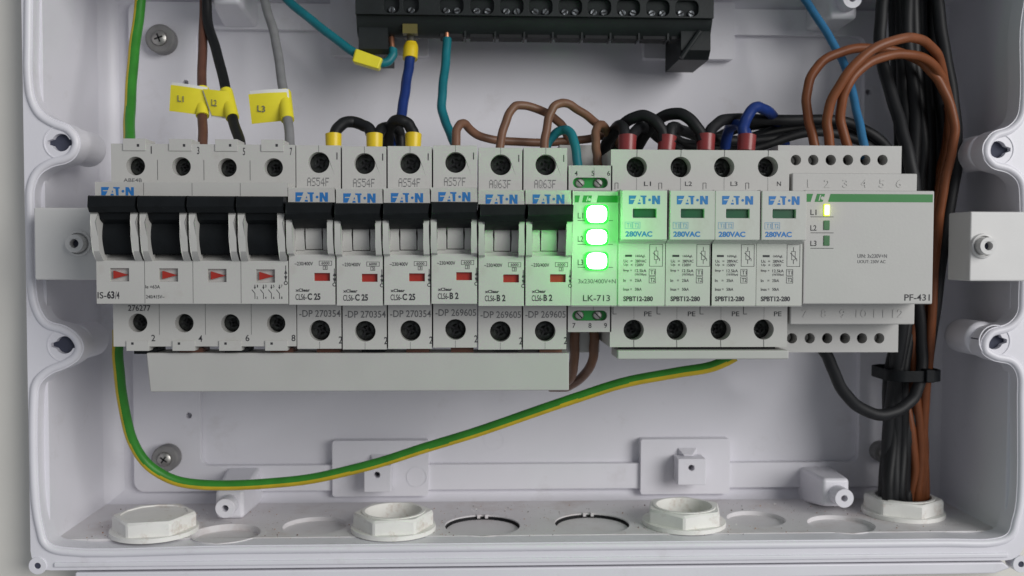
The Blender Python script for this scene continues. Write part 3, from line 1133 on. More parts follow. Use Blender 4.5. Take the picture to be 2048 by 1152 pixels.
p.use(GINK)
T(p, '3x230/400V+N', (1156.5, 558, 1231.5, 567), HK + e)
p.use(INK)
T(p, 'LK-713', (1166, 590, 1220, 602.5), HK + e)
for s, px, y in (('4', 1152.4, 346.5), ('5', 1185.8, 346.5), ('6', 1217.4, 346.5), ('7', 1148, 651), ('8', 1180, 651), ('9', 1211, 651)):
    T(p, s, (px - 3, y - 5, px + 3, y + 5), HS + e)
xm = LX + 9.9
p.rect(xm - .06, xm + .06, zat(354, HS), zat(332, HS), HS + e)
p.rect(xm - .06, xm + .06, zat(620, HS), zat(612, HS), HS + e)
p.build_split('printed_marking', lk, 108)
for (py, hh) in ((428.2, 17.0), (474, 14.5), (521.8, 16.0)):
    cx, cz = P(1193.5, py, HK + 1)
    a = 20.0 / 5.4; b = hh / 5.4
    g = M().use(LEDGR)
    g.plate(rrect(cx - a - .55, cx + a + .7, cz - b - .45, cz + b + .45, 1.6), [], HK - .5, HK + .9)
    g.use(LEDGR)
    L = g.build('lamp', lk, bevel=0.3)
    g = M().use(LEDG)
    pts = [(a * math.copysign(abs(math.cos(t)) ** .5, math.cos(t)), b * math.copysign(abs(math.sin(t)) ** .8, math.sin(t))) for t in [2 * math.pi * i / 40 for i in range(40)]]
    g.plate([(cx + u, cz + v) for u, v in pts], [], HK + .5, HK + 1.5)
    g.build('glowing_lens', L, bevel=0.4)
    l = bpy.data.lights.new('lamp_light', 'POINT')
    l.energy = 0.009
    l.color = (0.03, 1.0, 0.06)
    l.shadow_soft_size = 0.004
    lo = bpy.data.objects.new('lamp_light', l)
    COL.objects.link(lo)
    lo.parent = L
    lo.location = ((cx - LX) * MM, -(HK + 25 - 44) * MM, cz * MM)

# ---------- surge arrester: one base, four plug-in cartridges
SX = X0 + 11 * PITCH
sp = thing('surge_arrester', 'four-cartridge surge arrester with green windows, beside the glowing lamp module', 'surge arrester', (SX, 0, 44))
zst, zsb = zat(300, HS, 1400), zat(694, HS, 1400)
zni, znj = zat(380, HN, 1400), zat(611, HN, 1400)
xe = SX + 4 * PITCH - .6
ht = [P(px, py, HS) for px, py in ((1273.5, 334), (1361.5, 334), (1448.5, 334), (1536, 333.5))]
hb = [P(px, py, HS) for px, py in ((1267.5, 660), (1353.5, 660), (1441.5, 660), (1527.5, 659))]
h = M().use(DEV)
h.box(SX - .9, xe, zsb, zst, 44, 90)
h.plate(rect4(SX - .9, xe, zni - 1, zst), [circle(a, b, 4.0) for a, b in ht], 90.1, HS)
h.plate(rect4(SX - .9, xe, zsb, znj + 1), [circle(a, b, 4.0) for a, b in hb], 90.1, HS)
h.box(SX + .2, xe - .2, znj + .3, zni - .3, 89, 103)
h.build('base', sp, bevel=0.4)
for (a, b), rot in zip(ht + hb, (12, 40, 66, 30, 75, 20, 50, 10)):
    g = M()
    screw_head(g, a, b, 3.95, 92.6, rot)
    g.build('terminal_screw', sp)
p = M().use(INK)
for (px, s) in ((1295, 'L1'), (1377, 'L2'), (1468, 'L3'), (1558, 'N')):
    T(p, s, (px - (7 if s != 'N' else 4), 363, px + (7 if s != 'N' else 4), 372), HS + e)
for px in (1296.3, 1383.7, 1471.7, 1556):
    T(p, 'PE', (px - 8, 623, px + 7, 632.5), HS + e)
for k in range(4):
    for (a, b), sgn in ((ht[k], 1), (hb[k], -1)):
        p.line((a, b + sgn * 4.0), (a + .1, zst if sgn > 0 else zsb), .2, HS + e)
    p.rect(ht[k][0] - .04, ht[k][0] + .04, zni, ht[k][1] - 4.2, HS + e)
    p.rect(hb[k][0] - .04, hb[k][0] + .04, hb[k][1] + 4.2, znj, HS + e)
for px in (1232.5, 1320, 1408.5, 1494):
    a = P(px - 2.5, 366, HS); b = P(px + 3.5, 379, HS)
    p.line((a[0], b[1]), (a[0], a[1]), .2, HS + e)
    p.line((a[0], a[1]), (b[0], a[1]), .2, HS + e + .01)
    p.line((b[0], a[1]), (b[0], b[1] + .3), .2, HS + e)
for px in (1228, 1316, 1402, 1489):
    a = P(px - 2, 613, HS); b = P(px + 5, 628, HS)
    p.line((a[0], a[1]), (a[0], b[1]), .25, HS + e)
    p.line((a[0], b[1]), (b[0], b[1]), .25, HS + e + .01)
p.build_split('printed_marking', sp, 108)
HU, HL = 119.5, 114.5
zs0, zs1 = zat(485, HU, 1400), zat(480, HU, 1400)
zt_, zb_ = zat(380.5, HU, 1400), zat(611, HL, 1400)
c9 = lambda x, y: (1220 + x / 5.76, 280 + y / 5.76)
c10 = lambda x, y: (1220 + x / 4.43, 460 + y / 4.43)
CP = PITCH - .05


def TB(m, s, x0, y0, x1, y1, hh, cr=c10, bold=0.0):
    a = cr(x0, y0); b = cr(x1, y1)
    T(m, s, (a[0], a[1], b[0], b[1]), hh, bold)


first = None
for k in range(4):
    if first is None:
        cx0 = SX + .25
        h = M().use(DEV)
        wx0, wz1 = P(1266, 417.5, HU); wx1, wz0 = P(1312.5, 435.4, HU)
        h.prism([(zb_, 95), (zt_, 95), (zt_, HU - 2), (zs1, HU - 2), (zs0 - .4, HL), (zb_, HL)], cx0, cx0 + 16.75)
        h.plate(rect4(cx0, cx0 + 16.75, zs1 + .0, zt_), [rect4(wx0, wx1, wz0, wz1)], HU - 1.95, HU)
        o1 = h.build('cartridge', sp, bevel=0.35)
        g = M().use(GWIN)
        g.box(wx0 - .2, wx1 + .2, wz0 - .2, wz1 + .2, HU - 2.5, HU - 1.5)
        o2 = g.build('status_window', o1)
        p = M().use(BINK)
        x0, z1 = P(1257.7, 391, HU); x1, z0 = P(1320, 408.5, HU)
        logo(p, x0, x1, z0, z1, HU + e)
        p.use(BINK)
        TB(p, '280VAC', 178, 1050, 487, 1115, HU + e, c9, .025)
        p.use(LBINK)
        for (a, b, s) in ((172, 256, 'T1'), (262, 348, 'T2')):
            fa = P(*c9(a, 943), HU); fb = P(*c9(b, 1022), HU)
            p.frame(fa[0], fb[0], fb[1], fa[1], HU + e, .14)
            TB(p, s, a + 22, 958, b - 14, 1008, HU + e, c9)
        o3 = p.build('blue_print', o1, smooth=0)
        p = M().use(INK)
        fa = P(*c10(350, 125), HL); fb = P(*c10(467, 323), HL)
        p.frame(fa[0], fb[0], fb[1], fa[1], HL + e, .16)
        mx = (fa[0] + fb[0]) / 2
        L = fa[1] - fb[1]
        p.frame(mx - .75, mx + .75, fb[1] + L * .30, fb[1] + L * .70, HL + e, .16)
        p.line((mx, fa[1] - L * .12), (mx, fb[1] + L * .70), .2, HL + e)
        p.line((mx, fb[1] + L * .12), (mx, fb[1] + L * .30), .2, HL + e)
        p.line((mx - 1.2, fb[1] + L * .62), (mx + 1.3, fb[1] + L * .34), .2, HL + e + .01)
        p.line((mx + 1.3, fb[1] + L * .34), (mx + 1.3, fb[1] + L * .25), .2, HL + e)
        for (y0, y1, s) in ((345, 405, 'T1'), (411, 471, 'T2')):
            fa = P(*c10(345, y0), HL); fb = P(*c10(405, y1), HL)
            p.frame(fa[0], fb[0], fb[1], fa[1], HL + e, .16)
            TB(p, s, 358, y0 + 13, 398, y1 - 12, HL + e)
        fa = P(*c10(134, 219), HL); fb = P(*c10(195, 238), HL)
        p.rect(fa[0], fb[0], fb[1], fa[1], HL + e)
        TB(p, '160AgL', 227, 219, 315, 246, HL + e)
        for s, v, y0, y1 in (('Uc  =', '280VAC', 262, 288), ('Up  \u2264', '1500V', 296, 322), ('Iimp =', '12.5kA', 347, 374), ('In   =', '25kA', 433, 460), ('Imax =', '50kA', 511, 538)):
            TB(p, s, 121 - (y0 > 330) * 3, y0, 200 - (y0 > 330) * 6, y1, HL + e)
            TB(p, v, 224 - (y0 > 330) * 3, y0, (322 if len(v) == 6 else 300) - (y0 > 400) * 20, y1, HL + e)
        TB(p, '(10/350\u00b5s)', 221, 383, 322, 408, HL + e)
        TB(p, 'SPBT12-280', 118, 587, 380, 632, HL + e, c10, .025)
        o4 = p.build('black_print', o1, smooth=0)
        first = (o1, o2, o3, o4)
    else:
        q = reuse(first[0], sp, 'cartridge')
        q.location.x += (k * PITCH - (0, 0, .25, .3)[k] + (.35 if k == 1 else 0)) * MM
        for s in first[1:]:
            reuse(s, q, s.name.split('.')[0])

# ---------- phase switch, three modules wide
KX = X0 + 15 * PITCH
pf = thing('phase_switch', 'wide blank-faced module with green stripe and one small yellow lamp, rightmost device', 'phase switch', (KX, 0, 44))
HP, H2, H3 = 114.0, 99.5, 85.0
xr = P(1867, 500, HP)[0]
h = M().use(DEV2)
lev = [zat(y, a, 1700) for y, a in ((381, HP), (608.3, HP), (346.5, H2), (649, H2), (291.5, H3), (704.5, H3))]
h.box(KX + .2, xr, lev[1], lev[0], 80, HP)
h.box(KX + .4, xr, lev[3], lev[2], 70, H2)
th = [P(px, 320, H3) for px in (1591.8, 1626.5, 1661.5, 1696, 1730.6, 1765)]
bh = [P(px, 676.6, H3) for px in (1584, 1619.5, 1654.5, 1690, 1724, 1758.5)]
xl3 = P(1556, 320, H3)[0]
h.box(xl3 + .1, xr - .1, lev[5] + .1, lev[4] - .1, 44, 74)
h.build('housing', pf, bevel=0.5)
h = M().use(DEV2)
h.plate(rect4(xl3, xr, lev[2] + .02, lev[4]), [circle(a, b, 2.15, 20) for a, b in th], 74.1, H3)
h.build('terminal_cover', pf)
h = M().use(DEV2)
h.plate(rect4(xl3, xr, lev[5], lev[3] - .02), [circle(a, b, 2.15, 20) for a, b in bh], 74.1, H3)
h.build('terminal_cover', pf)
for i, (a, b) in enumerate(th + bh):
    g = M()
    if i in (0, 1, 6, 7, 11):
        g.use(DEV2)
        g.cyl(a - .7, b, 2.0, 74.2, 79.5, 18)
        g.use(DARK)
        g.cyl(a + .6, b, 1.9, 74.2, 77, 18)
    else:
        g.use(DARK)
        g.cyl(a, b, 2.05, 74.2, 77, 18)
    g.build('terminal_screw', pf)
p = M().use(GRNINK)
gz1, gz0 = zat(388, HP, 1700), zat(404, HP, 1700)
gx = lambda px: P(px, 396, HP)[0]
for a, b in ((1613, 1626), (1634, 1650), (1661, 1865.5)):
    A, B = gx(a), gx(b)
    p.flat([(A - (.9 if a > 1615 else 0), gz0), (B - (.9 if b < 1800 else 0), gz0), (B, gz1), (A, gz1)], HP + e)
p.use(DEV2)
p.flat([(gx(1637), gz0 + .4), (gx(1639), gz0 + .4), (gx(1642), gz1 - .4), (gx(1640), gz1 - .4)], HP + e + .02)
p.flat(circle(gx(1645), (gz0 + gz1) / 2 - .1, .65, 10), HP + e + .02)
p.build('stripe', pf, smooth=0)
p = M().use(INK)
for (y, ly, s) in ((424.6, 433.6, 'L1'), (455.8, 465.6, 'L2'), (486.7, 496.5, 'L3')):
    T(p, s, (1621, y - 5.5, 1633, y + 5.5), HP + e)
    a = P(1621, ly, HP); b = P(1667, ly, HP)
    p.rect(a[0], b[0], a[1] - .1, a[1] + .1, HP + e)
T(p, 'PF-431', (1809, 588.5, 1859.5, 601.5), HP + e)
p.use(GINK)
T(p, 'UIN: 3x230V+N', (1715, 508, 1774, 516), HP + e)
T(p, 'UOUT: 230V AC', (1715, 520, 1771, 526.5), HP + e)
p.build('printed_marking', pf, smooth=0)
g = M().use(DEV2)
for k in range(6):
    px = (1617, 1654, 1691, 1728, 1764, 1798)[k]
    for (s, px, y) in ((str(k + 1), px, 367), (str(k + 7), (1610, 1648, 1685, 1723, 1758.5, 1796)[k], 627)):
        vs, fs = TXT[(s, 0.0)]
        ww = 5.5 if len(s) == 1 else 11
        x0, z1 = P(px - ww + 3.6 * (s == '1'), y - 8, H2); x1, z0 = P(px + ww - 3.6 * (s == '1'), y + 8, H2)
        # raised numerals: top faces plus skirts
        top = [(x0 + u * (x1 - x0), z0 + v * (z1 - z0), H2 + .2) for u, v in vs]
        g.add(top, fs)
        cnt = {}
        for f in fs:
            for i in range(len(f)):
                ed = (f[i], f[(i + 1) % len(f)])
                cnt[ed] = 1
        for (i, j) in list(cnt):
            if (j, i) not in cnt:
                A, B = top[i], top[j]
                g.add([A, B, (B[0], B[1], H2 - .1), (A[0], A[1], H2 - .1)], [(0, 3, 2, 1)])
g.build_split('raised_numerals', pf, 108)
for i, (y0, y1) in enumerate(((408, 432.5), (441, 460), (471, 491.5))):
    a = P(1647, y0, HP); b = P(1659, y1, HP)
    g = M().use(LEDYR if i == 0 else LEDOFF)
    g.box(a[0], b[0], b[1], a[1], HP - .3, HP + .35)
    L = g.build('status_lamp', pf, bevel=0.2)
    if i == 0:
        L['label'] = 'lit yellow-green status lamp'
        g = M().use(LEDY)
        g.plate(rrect(a[0] + .3, b[0] - .25, b[1] + .4, a[1] - .3, .5), [], HP + .2, HP + .6)
        g.build('glowing_lens', L)
        l = bpy.data.lights.new('lamp_light', 'POINT')
        l.energy = 0.00012
        l.color = (0.8, 1.0, 0.05)
        l.shadow_soft_size = 0.001
        lo = bpy.data.objects.new('lamp_light', l)
        COL.objects.link(lo)
        lo.parent = L
        lo.location = (((a[0] + b[0]) / 2 - KX) * MM, -(HP + 3 - 44) * MM, (a[1] + b[1]) / 2 * MM)

# ---------- busbar strip under breakers, earth comb under the arrester
bb = thing('busbar', 'long pale plastic busbar strip under the switch and breakers', 'busbar', (-40, -50, 80))
m = M().use(COVER)
a = P(292, 706, 97); b = P(300, 784, 97); c = P(1138, 781, 97); d = P(1138, 706, 97)
m.plate([b, c, d, a], [], 82, 97)
m.build('cover', bb, bevel=0.5)
for i in range(10):
    g = M().use((BLK, W_BRN, W_BLK2, W_BRN, W_BRN, BLK, W_BRN, W_BRN, W_BLK2, W_TAN)[i])
    xc = X0 + (i + .55) * PITCH + (0 if i < 4 else .6)
    g.box(xc - 3.4, xc + 5.4, zat(707, 94), zat(695, 94), 84, 94.5)
    g.build('busbar_tooth', bb)
eb = thing('earth_comb', 'short white comb bar under the surge arrester', 'comb bar', (90, -42, 80))
m = M().use(COVER)
a = P(1235, 701, 101); b = P(1578, 718.5, 101)
m.box(a[0], b[0], b[1], a[1], 84, 101)
m.build('cover', eb, bevel=0.6)
m = M().use(DARK)
m.box(a[0] + 2, b[0] - 4, a[1] - .5, zat(694, 97, 1400) + .3, 84, 96)
m.build('comb', eb)

# ---------- black terminal block at the top
tb = thing('terminal_block', 'long black screw terminal block mounted at the top of the cabinet', 'terminal block', (27, 93, 10))
HT = 46.0
x0 = P(711, 40, HT)[0]; x1 = P(1427, 40, HT)[0]
zl, zs, zu = P(1000, 73, HT - 5)[1], P(1000, 32, HT)[1], 150.0
m = M().use(TBLK)
m.prism([(zl + 9, 14), (zl, HT - 11), (zl, HT - 9), (zl + 1.5, HT - 6), (zs, HT - 2.2), (zu, HT - 2.2), (zu, 14)], x0, x1)
hx = [(P(px, 18, HT)[0]) for px in (783, 822, 903, 964, 1023, 1081, 1140, 1198, 1256, 1315, 1373)]
zh = P(1000, 17, HT)[1]
holes = [rrect(x - 3.4, x + 3.4, zh - 2.6, zh + 4.5, 2.4) if i < 2 else rrect(x - 5.2, x + 5.2, zh - 2.6, zh + 4.5, 2.6) for i, x in enumerate(hx)]
m.plate(rect4(x0 + .05, x1 - .05, zs, zu), holes, HT - 2.1, HT + .6)
# feet
f0 = P(776, 100, 42)[0]; zf = P(740, 107, 42)[1]
m.prism([(zf, 7), (zf, 40), (zf + 2, 42), (zl + 1, 42), (zl + 6, 40), (zl + 6, 7)], x0 + .8, f0)
f1 = P(1362, 100, 42)[0]
m.prism([(zf - .5, 7), (zf - .5, 38), (zf + 3, 42), (zl + 1, 42), (zl + 6, 40), (zl + 6, 7)], f1, x1 - .3)
m.build('housing', tb, bevel=0.5)
m = M().use(TBLK)
a = P3(1362, 116, 43); b = P3(1400, 62, 43)
m.tube([a, ((a[0] + b[0]) / 2, (a[1] + b[1]) / 2, 43), b], 1.1, 8)
m.build('latch', tb)
for i, x in enumerate(hx):
    for dx in ((0,) if i < 2 else (-2.3, 2.4)):
        g = M()
        g.use(BLKST)
        g.lathe(x + dx, zh - .9, [(0.02, HT - 1.2), (1.2, HT - 1.1), (1.5, HT - 1.3), (1.5, HT - 4)], 16)
        g.use(DARK)
        an = random.uniform(0, 3)
        g.line((x + dx - 1.2 * math.cos(an), zh - .9 - 1.2 * math.sin(an)), (x + dx + 1.2 * math.cos(an), zh - .9 + 1.2 * math.sin(an)), .6, HT - 1.0)
        g.build('clamp_screw', tb)
for i, x in enumerate(hx):
    if i >= 2:
        g = M().use(DARK)  # black block drawn for the shade in the wire opening
        g.box(x - 5.2, x + 5.2, zl - .05, zl + 2.6, 30, HT - 6.4)
        g.build('wire_entry', tb)
        g = M().use(TBLK)
        g.box(x + 5.5, x + 6.3, zl - .4, zl + 4, 30, HT - 5.5)
        g.build('rib', tb)
g = M().use(mat('dull_yellow_plastic', (0.12, 0.10, 0.02), 0.5))
gx_, gz_ = P(819, 55, HT - 3)
g.box(gx_ - 3.0, gx_ + 3.4, gz_ - 2.5, gz_ + 1.6, 30, HT - 2.9)
g.build('marker', tb)


# ================================================================== wires
def wire(name, label, pts, r, m, cat='wire', group=None, n=12, side=None, m2=None, parts=()):
    q = smoothpts([P3(*p) for p in pts], 7)
    a1, a2, a3 = (random.uniform(0, 6.3) for _ in range(3))
    for i, v in enumerate(q):                               # slight hand-bent waviness
        v.x += .16 * math.sin(i * .31 + a1) + .10 * math.sin(i * .83 + a2)
        v.y += .12 * math.sin(i * .37 + a3) + .07 * math.sin(i * .71 + a1)
    g = M().use(m)
    if m2:
        g.use(m2)
        k = g.m
        g.use(m)
        g.tube(q, r, n, side=side, m2=k)
    else:
        g.tube(q, r, n)
    if not parts:
        o = g.build(name)
        return tag(o, label, cat, group)
    c = q[len(q) // 2]
    t = thing(name, label, cat, (c.x, c.y, c.z), group)
    g.build('insulation', t)
    for pn, fn in parts:
        fn(t, pn)
    return t


SD = (0.42, 0.3)
wire('earth_wire', 'green and yellow striped wire running down into the first pole of the left switch',
     [(285, -40, 38), (277, 40, 42), (266, 120, 50), (260, 200, 60), (259, 260, 72), (259, 300, 82)], 2.3, W_GRN, n=40, side=SD, m2=W_YEL)
wire('earth_wire', 'long green and yellow wire curving under the whole row to the comb bar',
     [(236, 660, 70), (236, 700, 70), (240, 760, 66), (252, 840, 60), (280, 910, 55), (330, 953, 52), (400, 969, 50), (490, 970, 50), (600, 960, 52), (720, 936, 55),
      (860, 893, 60), (1000, 848, 66), (1140, 800, 72), (1260, 762, 78), (1360, 745, 82), (1430, 731, 86), (1470, 712, 88)], 2.2, W_GRN, n=40, side=(0.30, 0.22), m2=W_YEL)
wire('brown_wire', 'dull brown wire marked L1, entering the second pole of the left switch',
     [(410, -40, 30), (407, 40, 36), (404, 120, 48), (405, 200, 62), (405, 260, 72), (405, 310, 82)], 2.0, W_BRN)
wire('black_wire', 'black wire marked L2, entering the third pole of the left switch',
     [(413, -40, 34), (416, 40, 38), (432, 100, 48), (449, 170, 60), (464, 230, 70), (478, 280, 80), (484, 310, 84)], 2.15, W_BLK)
wire('grey_wire', 'grey wire marked L3, entering the fourth pole of the left switch',
     [(520, -40, 30), (532, 10, 34), (548, 70, 44), (560, 135, 56), (570, 200, 66), (577, 260, 76), (582, 310, 84)], 2.0, W_GRY)


def copper_tip(pts, r):
    def fn(t, nm):
        g = M().use(COPPER)
        g.tube(smoothpts([P3(*p) for p in pts], 4), r, 10)
        g.build(nm, t)
    return fn


wire('teal_wire', 'teal wire with yellow sleeve, slanting from the top into the terminal block',
     [(548, -30, 30), (580, 5, 32), (630, 45, 36), (680, 85, 40), (715, 110, 42), (750, 125, 42), (774, 124, 41), (786, 110, 40), (787, 98, 39)], 1.95, W_TEAL,
     parts=[('copper_end', copper_tip([(786, 102, 39), (784, 88, 38), (783, 70, 36)], 1.2))])
wire('teal_wire', 'teal wire with bare copper end hanging from the terminal block, going behind the B2 breaker',
     [(894, 78, 40), (891, 120, 44), (886, 180, 52), (884, 220, 56), (893, 250, 60), (907, 280, 64), (918, 305, 66)], 1.95, W_TEAL,
     parts=[('copper_end', copper_tip([(894, 80, 40), (894, 70, 39.5), (894, 62, 39)], 1.0))])


def blue_parts(t, nm):
    g = M().use(YEL)
    q = smoothpts([P3(*p) for p in ((820, 118, 42), (821, 104, 41), (822, 92, 40), (822, 83, 40))], 5)
    g.tube(q, lambda u: 3.3 if u < .45 else 3.3 - 1.1 * ((u - .45) / .55) ** 2, 18)
    g.build('ferrule_collar', t)
    g = M().use(STEEL)
    g.tube([P3(822, 85, 40), P3(821, 72, 38), P3(820, 55, 36)], 1.6, 12)
    g.build('ferrule_pin', t)


wire('blue_wire', 'thick dark blue wire with yellow ferrule hanging from the terminal block',
     [(820, 112, 42), (817, 140, 45), (811, 180, 50), (803, 225, 56), (795, 265, 62), (790, 300, 66)], 2.2, W_BLU, parts=[('ferrule', blue_parts)])


def ferrule(px, py0, py1, hh, rx, label, m, group, tilt=0):
    a = P3(px + tilt, py0, hh - 1); b = P3(px, py1, hh)
    t = M().use(m)
    q = [Vector(a) + (Vector(b) - Vector(a)) * (i / 6) for i in range(7)]
    t.tube(q, lambda u: rx * (1.06 - .06 * u), 20)
    # an open, slightly flattened mouth
    o = t.build('twin_ferrule')
    return tag(o, label, 'ferrule', group)


GY = 'yellow ferrules on the breaker tops'
ferrule(667, 269, 297, 82, 3.1, 'yellow ferrule in the top of the first C25 breaker', YEL, GY)
ferrule(749, 269, 297, 82.5, 3.15, 'yellow ferrule in the top of the second C25 breaker', YEL, GY)
ferrule(826, 268, 298, 82.5, 3.1, 'yellow ferrule in the top of the third C25 breaker', YEL, GY, 1)
GR = 'red ferrules on the surge arrester'
ferrule(1254, 272, 303, 84, 3.5, 'red ferrule above terminal L1 of the surge arrester', REDF, GR, 1)
ferrule(1332, 273, 303, 84, 3.5, 'red ferrule above terminal L2 of the surge arrester', REDF, GR, 3)
ferrule(1411, 270, 303, 84, 3.5, 'red ferrule above terminal L3 of the surge arrester', REDF, GR, 1)
ferrule(1492, 271, 303, 84, 3.5, 'red ferrule above terminal N, holding the two blue wires', REDF, GR, 2)

RB = 2.35
GJ = 'black jumper wires above the devices'
wire('black_wire', 'black jumper arching from the first to the second yellow ferrule', [(667, 280, 82), (672, 264, 81), (685, 248, 78), (705, 243, 75), (724, 250, 76), (737, 257, 78), (744, 272, 79.5), (747, 288, 80)], RB, W_BLK, group=GJ)
wire('black_wire', 'short black wire bending behind from the second yellow ferrule', [(752, 288, 80), (757, 268, 78.5), (770, 256, 73), (792, 256, 68), (800, 272, 66), (802, 300, 66)], RB, W_BLK, group=GJ)
wire('black_wire', 'black jumper looping over to the third yellow ferrule', [(775, 305, 70), (776, 275, 72), (783, 250, 76), (798, 240, 79), (815, 247, 79), (825, 262, 79.5), (828, 280, 80)], RB, W_BLK, group=GJ)

RT_ = 1.75
GT = 'tan brown wires above the B2 breakers'
wire('brown_wire', 'tan brown wire from the fourth breaker, dipping low along the wall to the right', [(913, 305, 84), (913, 270, 82), (918, 250, 80), (928, 247, 78), (945, 263, 74), (975, 277, 70), (1030, 284, 66), (1100, 284, 62), (1170, 279, 60), (1230, 270, 56), (1270, 290, 52)], RT_, W_TAN, group=GT)
wire('brown_wire', 'tan brown wire arching from the fifth breaker', [(1000, 310, 84), (1003, 275, 82), (1012, 240, 80), (1027, 216, 78), (1045, 210, 76), (1070, 217, 74), (1100, 230, 70), (1120, 246, 66), (1135, 275, 62), (1140, 300, 60)], RT_, W_TAN, group=GT)
wire('brown_wire', 'tan brown wire making the tallest arch, from the sixth breaker', [(1088, 310, 84), (1091, 270, 82), (1098, 233, 80), (1110, 212, 79), (1126, 206, 77), (1150, 216, 74), (1180, 235, 70), (1200, 254, 66), (1222, 268, 62), (1240, 290, 58)], RT_, W_TAN, group=GT)
wire('brown_wire', 'tan brown wire bending down into the top of the lamp module', [(1196, 334, 88), (1195, 315, 87), (1191, 290, 84), (1192, 262, 80), (1199, 249, 77), (1209, 255, 72), (1218, 275, 66)], RT_, W_TAN, group=GT)
wire('teal_wire', 'short teal wire arching from the sixth breaker into the lamp module', [(1086, 315, 78), (1097, 286, 78), (1112, 266, 79), (1130, 259, 81), (1144, 270, 84), (1151, 300, 87), (1156, 336, 89)], 1.85, W_TEAL)
GB = 'brown wires under the lamp module'
wire('brown_wire', 'dim brown wire under the lamp module, the outer of two', [(1187, 655, 74), (1188, 690, 74), (1186, 720, 70), (1172, 745, 62), (1150, 765, 52), (1128, 775, 44), (1100, 775, 38)], 2.0, W_TAN, group=GB)
wire('brown_wire', 'dim brown wire under the lamp module, close to the busbar strip', [(1150, 655, 74), (1150, 700, 72), (1146, 735, 66), (1138, 760, 58), (1120, 765, 50)], 2.0, W_TAN, group=GB)

# black loops above the surge arrester
GA = 'black wires looping above the surge arrester'
wire('black_wire', 'black wire arching from low left over to the L2 red ferrule', [(1203, 310, 62), (1216, 283, 66), (1236, 258, 72), (1262, 238, 77), (1290, 231, 80), (1312, 245, 82), (1325, 266, 83), (1328, 285, 84)], 2.4, W_BLK, group=GA)
wire('black_wire', 'black wire bending out of the L1 red ferrule towards the wall', [(1250, 285, 84), (1248, 262, 82), (1240, 250, 76), (1228, 262, 66), (1216, 290, 58)], 2.3, W_BLK2, group=GA)
wire('black_wire', 'black wire leaving the right of the L1 red ferrule', [(1262, 285, 84), (1268, 264, 80), (1282, 254, 74), (1300, 262, 66), (1325, 280, 60), (1360, 300, 56)], 2.2, W_BLK2, group=GA)
wire('black_wire', 'black wire arching high from behind to the L3 red ferrule', [(1270, 300, 60), (1290, 270, 66), (1312, 243, 72), (1340, 228, 76), (1368, 230, 80), (1388, 248, 82), (1402, 270, 83), (1405, 285, 84)], 2.45, W_BLK, group=GA)
wire('black_wire', 'short black wire stub rising from the L2 red ferrule', [(1340, 285, 84), (1342, 262, 83), (1346, 254, 80), (1362, 260, 72), (1395, 272, 64), (1430, 278, 58), (1500, 282, 52), (1570, 275, 48)], 2.3, W_BLK2, group=GA)
wire('black_wire', 'black wire from the L3 red ferrule running level to the right bundle', [(1416, 285, 84), (1421, 264, 82), (1436, 246, 78), (1460, 238, 72), (1500, 238, 64), (1560, 241, 56), (1620, 239, 50), (1680, 242, 46), (1725, 258, 44), (1765, 285, 42), (1795, 330, 40)], 2.35, W_BLK2, group=GA)
wire('black_wire', 'lower black wire running level behind the arrester to the right bundle', [(1440, 300, 50), (1490, 282, 48), (1550, 262, 46), (1620, 252, 44), (1680, 252, 42), (1730, 270, 40), (1770, 310, 38)], 2.5, W_BLK, group=GA)
wire('black_wire', 'thin black wire sagging behind the rust brown wires', [(1500, 300, 52), (1570, 277, 50), (1630, 264, 50), (1690, 272, 46), (1740, 295, 44), (1770, 330, 40)], 2.0, W_BLK2, group=GA)
wire('black_wire', 'black wire between the two left red ferrules, low against the wall', [(1200, 318, 50), (1290, 262, 54), (1330, 262, 56), (1360, 285, 54), (1430, 294, 50), (1500, 292, 48)], 2.4, W_BLK, group=GA)
wire('black_wire', 'deepest black wire of the level run above the arrester', [(1400, 295, 46), (1480, 255, 46), (1560, 247, 42), (1640, 243, 38), (1700, 250, 36), (1760, 285, 34), (1790, 320, 34)], 2.2, W_BLK, group=GA)
wire('blue_wire', 'dark blue wire making a tall hook from the N red ferrule', [(1489, 285, 84), (1487, 262, 83), (1490, 245, 81), (1501, 222, 78), (1517, 214, 75), (1533, 221, 71), (1545, 233, 56), (1558, 252, 44), (1570, 290, 38)], 2.25, W_BLU)
wire('blue_wire', 'dark blue wire bending low to the left of the N red ferrule', [(1497, 285, 84), (1492, 266, 82), (1482, 252, 78), (1468, 250, 72), (1457, 264, 66), (1450, 295, 62)], 2.25, W_BLU)

# rust brown loops into the phase switch
RO = 2.0
GO = 'rust brown wires of the phase switch'
wire('brown_wire', 'rust brown wire making the leftmost loop into the phase switch',
     [(1632, 310, 76), (1627, 280, 76), (1618, 240, 74), (1612, 200, 72), (1620, 160, 70), (1645, 123, 67), (1690, 102, 64), (1740, 96, 60), (1800, 105, 56), (1850, 130, 54), (1882, 165, 52), (1900, 215, 50),
      (1903, 270, 48), (1893, 330, 46), (1875, 400, 44), (1858, 500, 42), (1844, 620, 40), (1836, 740, 38), (1830, 880, 36), (1828, 1000, 34), (1828, 1040, 33)], RO, W_ORG, group=GO)
wire('brown_wire', 'rust brown wire making the tallest loop into the phase switch',
     [(1662, 310, 78), (1657, 275, 79), (1655, 235, 80), (1668, 190, 82), (1700, 140, 84), (1745, 100, 84), (1790, 80, 82), (1825, 76, 78), (1855, 86, 72), (1876, 112, 66), (1886, 155, 60), (1898, 200, 55),
      (1908, 250, 50), (1905, 300, 48), (1890, 360, 46), (1872, 440, 44), (1855, 560, 42), (1840, 680, 40), (1822, 800, 37), (1834, 900, 36), (1840, 1000, 34), (1840, 1040, 33)], RO, W_ORG, group=GO)
